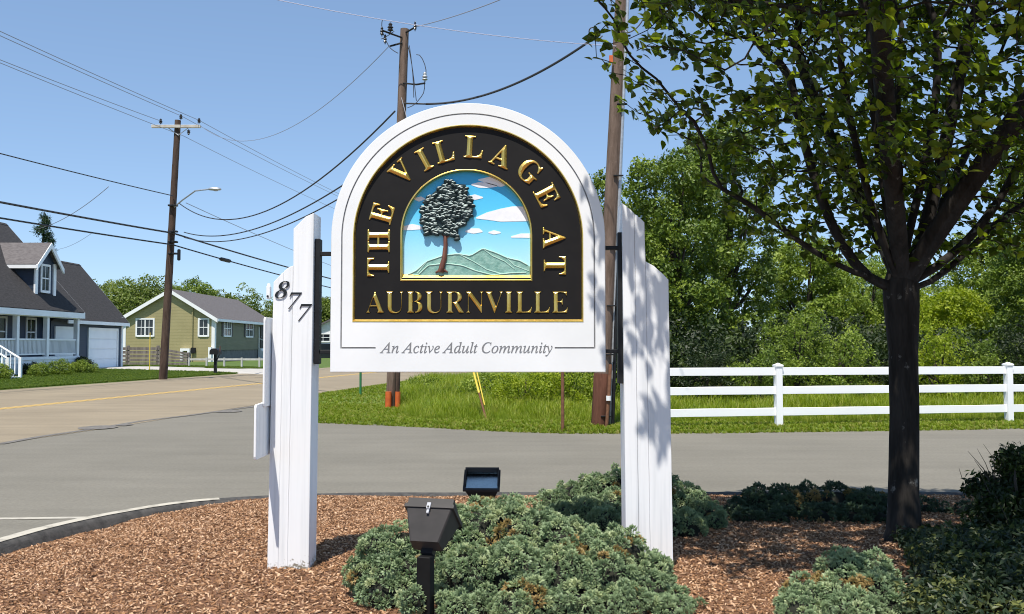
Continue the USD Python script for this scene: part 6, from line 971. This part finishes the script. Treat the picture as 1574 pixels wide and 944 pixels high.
# dormer
dx, d0, d1, dz0, dze, dzp = -24.15, 45.95, 48.0, 4.0, 5.85, 6.78; dm = (d0 + d1) / 2
dor = thing('dormer', 'blue dormer with white trim and one window', None, (3.3, 1.8, 4), parent=bh)
obj('wall', hexa([(dx, d0, dz0), (dx, d1, dz0), (dx, d0, dze), (dx, d1, dze), (dx, dm, dzp), (-26.6, d0, dze), (-26.6, d1, dze), (-26.6, dm, dzp), (-24.0 - 1.9, d0, 5.8), (-25.9, d1, 5.8)]), M['blue_siding'], dor)
sl_ = (dzp - dze) / (dm - d0)
obj('roof', cat_([quad_slab([(dx + .3, d0 - .32, dze - .32 * sl_ + .1), (-26.9, d0 - .32, dze - .32 * sl_ + .1), (-26.9, dm, dzp + .1), (dx + .3, dm, dzp + .1)], .1), quad_slab([(dx + .3, d1 + .32, dze - .32 * sl_ + .1), (-26.9, d1 + .32, dze - .32 * sl_ + .1), (-26.9, dm, dzp + .097), (dx + .3, dm, dzp + .097)], .1)]), M['shingle_grey'], dor)
tw = [B((dx - .01, d0 - .03, dz0), (dx + .07, d0 + .24, dze)), B((dx - .01, d1 - .24, dz0), (dx + .07, d1 + .03, dze))]
for s, e in ((d0 - .34, -1), (d1 + .34, 1)):
    zlow = dze - .34 * sl_; tw.append(hexa([(x, s, z) for x in (dx + .26, dx + .34) for z in (zlow - .18, zlow + .08)] + [(x, dm, z) for x in (dx + .26, dx + .34) for z in (dzp - .2, dzp + .09)]))
tw.append(B((-26.3, d0 - .36, dze - .34 * sl_ - .1), (dx + .3, d0 - .30, dze - .34 * sl_ + .07)))
obj('trim', cat_(tw), M['trim_white'], dor); window(dor, 'x', dx, 46.62, 47.35, 4.4, 5.65)
# green house
gh = thing('green_house', 'low olive green house with grey roof and white-trimmed gable', 'house', (-28.2, 83, 0))
GX0, GX1, GXM, GY0, GY1, GE, GR_ = -32.0, -24.5, -28.15, 75.0, 93.0, 3.85, 6.1
obj('wall', B((GX0 + .06, GY0 + .02, -.3), (GX1 - .06, GY1 - .02, 1.2)), M['foundation'], gh, label='foundation')
obj('wall', prism_y([(GX0, .12), (GX1 - .004, .12), (GX1 - .004, GE), (GXM, GR_ - .14), (GX0, GE)], GY0, GY0 + .2), M['green_siding'], gh, label='olive gable wall')
obj('wall', B((GX0 + .01, GY0 + .2, 1.15), (GX1, GY1, GE)), M['dark_green_siding'], gh, label='darker green front wall')
obj('wall', prism_y([(GX0, 1.2), (GX1 - .004, 1.2), (GX1 - .004, GE), (GXM, GR_ - .14), (GX0, GE)], GY1, GY1 + .1), M['green_siding'], gh, label='far gable wall')
so = .34; gs = (GR_ - GE) / (GX1 - GXM)
obj('roof', cat_([quad_slab([(GX1 + so, GY0 - .3, GE - so * gs + .12), (GX1 + so, GY1 + .4, GE - so * gs + .12), (GXM, GY1 + .4, GR_ + .1), (GXM, GY0 - .3, GR_ + .1)], .15), quad_slab([(GX0 - so, GY0 - .3, GE - so * gs + .12), (GX0 - so, GY1 + .4, GE - so * gs + .12), (GXM, GY1 + .4, GR_ + .097), (GXM, GY0 - .3, GR_ + .097)], .15)]), M['shingle_grey'], gh)
tw = [B((GX0 - .05, GY0 - .05, .12), (GX0 + .22, GY0 + .02, GE)), B((GX1 - .22, GY0 - .05, .12), (GX1 + .05, GY0 + .02, GE)), B((GX1 + .003, GY0 + .025, 1.15), (GX1 + .055, GY0 + .3, GE)), B((GX1 + so - .03, GY0 - .25, GE - so * gs - .12), (GX1 + so + .04, GY1 + .35, GE - so * gs + .1))]
for xe in (GX0 - so, GX1 + so):
    zl = GE - so * gs; tw.append(hexa([(xe, y, z) for y in (GY0 - .34, GY0 - .26) for z in (zl - .22, zl + .1)] + [(GXM, y, z) for y in (GY0 - .34, GY0 - .26) for z in (GR_ - .22, GR_ + .08)]))
obj('trim', cat_(tw), M['trim_white'], gh)
window(gh, 'y', GY0, -30.85, -29.55, 2.4, 3.66, 2, 2, trim=.13); window(gh, 'y', GY0, -25.72, -25.05, 2.4, 3.66, 1, 2, trim=.13)
window(gh, 'x', GX1, 77.4, 79.3, 2.4, 3.6, 2, 2, shutters=True); window(gh, 'x', GX1, 83.8, 86.0, 2.4, 3.6, 2, 2, shutters=True)
obj('downpipe', MB().tube([(-26.3, GY0 - .08, 4.7), (-26.3, GY0 - .08, .2)], .06, 6).get(), M['green_siding'], gh); obj('meter_box', B((-26.35, GY0 - .16, .9), (-26.0, GY0 - .01, 1.35)), M['black_metal'], gh)
obj('hatch_frame', cat_([B((-27.2, GY0 - .3, .1), (-27.0, GY0 - .05, 1.1)), B((-26.62, GY0 - .3, .1), (-26.42, GY0 - .05, 1.1)), B((-27.2, GY0 - .3, 1.1), (-26.42, GY0 - .05, 1.3))]), M['trim_white'], gh); obj('basement_trim', B((-24.9, GY0 - .3, .1), (-24.66, GY0 - .06, 1.4)), M['trim_white'], gh)
fd_ = UsdGeom.Mesh(obj('front_door', B((GX1, 88.6, 1.3), (GX1 + .06, 89.6, 3.4)), M['shutter'], gh)); obj('handle', B((GX1 + .06, 88.7, 2.3), (GX1 + .1, 88.76, 2.45)), M['clip_steel'], fd_)
obj('entry_steps', cat_([B((GX1 + .3 * k, 88.0, -.1), (GX1 + .3 * (k + 1) - .002, 90.2, 1.25 - .2 * k)) for k in range(5)] + [B((GX1 + .05, 87.9, 1.25), (GX1 + .13, 87.98, 3.3)), B((GX1 + 1.0, 87.9, .4), (GX1 + 1.08, 87.98, 1.9)), MB().tube([(GX1 + .1, 87.94, 2.2), (GX1 + 1.1, 87.94, 1.8)], .04, 5).get()]), M['trim_white'], gh)
# white building glimpsed between the left post and the sign
wh = thing('white_house', 'white building with grey roof glimpsed between the left post and the sign', 'house', (-16, 98, 0))
obj('wall', prism_y([(-21.2, -.2), (-11, -.2), (-11, 3.2), (-16.1, 5.6), (-21.2, 3.2)], 96, 106), M['white_siding'], wh)
obj('roof', cat_([quad_slab([(-21.6, 95.6, 3.1), (-21.6, 106.4, 3.1), (-16.1, 106.4, 5.75), (-16.1, 95.6, 5.75)], .15), quad_slab([(-10.6, 95.6, 3.1), (-10.6, 106.4, 3.1), (-16.1, 106.4, 5.747), (-16.1, 95.6, 5.747)], .15)]), M['shingle_grey'], wh)
obj('garage_door', B((-20.7, 95.9, 0), (-17.6, 96.05, 1.7)), M['dark_pane'], wh); window(wh, 'y', 96, -20.6, -19.2, 2.0, 2.7)  # dark slab painted in for the shaded inside of an open carport
window(wh, 'y', 96, -15.5, -14.0, 1.4, 2.7)
# fences, letter box and shrubs by the houses
wf = thing('board_fence', 'weathered grey board fence in front of the green house gable', 'fence', (-24, 63, .15))
pxs_ = (186, 197, 243, 290); tops = (1.5, 1.5, 1.5, 1.02); X_ = [at_px(p, 63) for p in pxs_]
for xx, tz_ in zip(X_, tops): obj('post', B((xx - .08, 62.92, -.1), (xx + .08, 63.08, tz_ + .05)), M['grey_wood'], wf)
for k in range(3):
    for q in range(5):
        z0a = .2 + q * .26 * tops[k] / 1.5; z0b = .2 + q * .26 * tops[k + 1] / 1.5; w_ = .19
        obj('board', hexa([(X_[k] + .02, y, z) for y in (62.86, 62.90) for z in (z0a, z0a + w_)] + [(X_[k + 1] - .02, y, z) for y in (62.86, 62.90) for z in (z0b, z0b + w_ * tops[k + 1] / 1.5)]), M['grey_wood'], wf)
sf = thing('rail_fence', 'low whitish single-rail fence along the front of the green house', 'fence', (-21, 60, .15))
X_ = [at_px(p, 61) for p in (291, 318, 345, 372, 399, 426)]
for xx in X_: obj('post', B((xx - .05, 60.94, -.1), (xx + .05, 61.06, .74)), M['old_white'], sf)
for k in range(5):
    for z in (.56,): obj('rail', B((X_[k] + .05, 60.97, z), (X_[k + 1] - .05, 61.03, z + .13)), M['old_white'], sf)
mbp = D(331, 577, 49.5); mbp[2] = .12; mb_ = thing('mailbox', 'black mailbox on a dark post across the street', 'mailbox', mbp)
obj('post', B(mbp + [-.07, -.07, -.1], mbp + [.07, .07, .95], .01), M['black_metal'], mb_)
hb = MB(); aa = np.linspace(0, np.pi, 12); prof = [(-.24, 0), (.24, 0)] + [(.24 * math.cos(t), .14 + .2 * math.sin(t)) for t in aa]; pm = extrude(Polygon(prof), .62); vv = pm.vertices
obj('box', trimesh.Trimesh(np.c_[vv[:, 0], vv[:, 2] - .31, vv[:, 1]] + mbp + [0, 0, .95], pm.faces), M['black_metal'], mb_); obj('flag', B(mbp + [.245, -.1, 1.1], mbp + [.262, .02, 1.42]), M['rust'], mb_); obj('brace', MB().tube([mbp + [.2, 0, .95], mbp + [.04, 0, .55]], .03, 5).get(), M['black_metal'], mb_)
HB = [leaf_clump(30, .16, .06, .04, 400 + k) for k in range(3)]
for px, Y_, rr_, mt, lab in ((0, 39.5, .45, 'light_leaf', 'rounded yellow-green bush at the left edge by the porch steps'), (45, 43.6, .42, 'dark_leaf', 'dark round bush right of the porch steps'), (60, 42.6, .42, 'light_leaf', 'yellow-green bush right of the dark one by the steps'), (92, 44.6, .52, 'light_leaf', 'middle yellow-green bush before the porch railing'), (122, 46.8, .46, 'light_leaf', 'yellow-green bush nearest the garage door'), (124, 49.0, .55, 'dark_leaf', 'dark bush behind the one nearest the garage door'), (141, 47.3, .32, 'light_leaf', 'lowest small bush at the corner of the garage door')):
    xx = at_px(px, Y_); zz = far_ground(xx, Y_); leafy_shrub('bush', lab, [(xx - rr_ * .45, Y_, zz + rr_ * .55, rr_ * .6), (xx + rr_ * .5, Y_ + .1, zz + rr_ * .5, rr_ * .6), (xx, Y_ + .2, zz + rr_ * .75, rr_ * .65)], 70, HB, mt, base=float(zz))
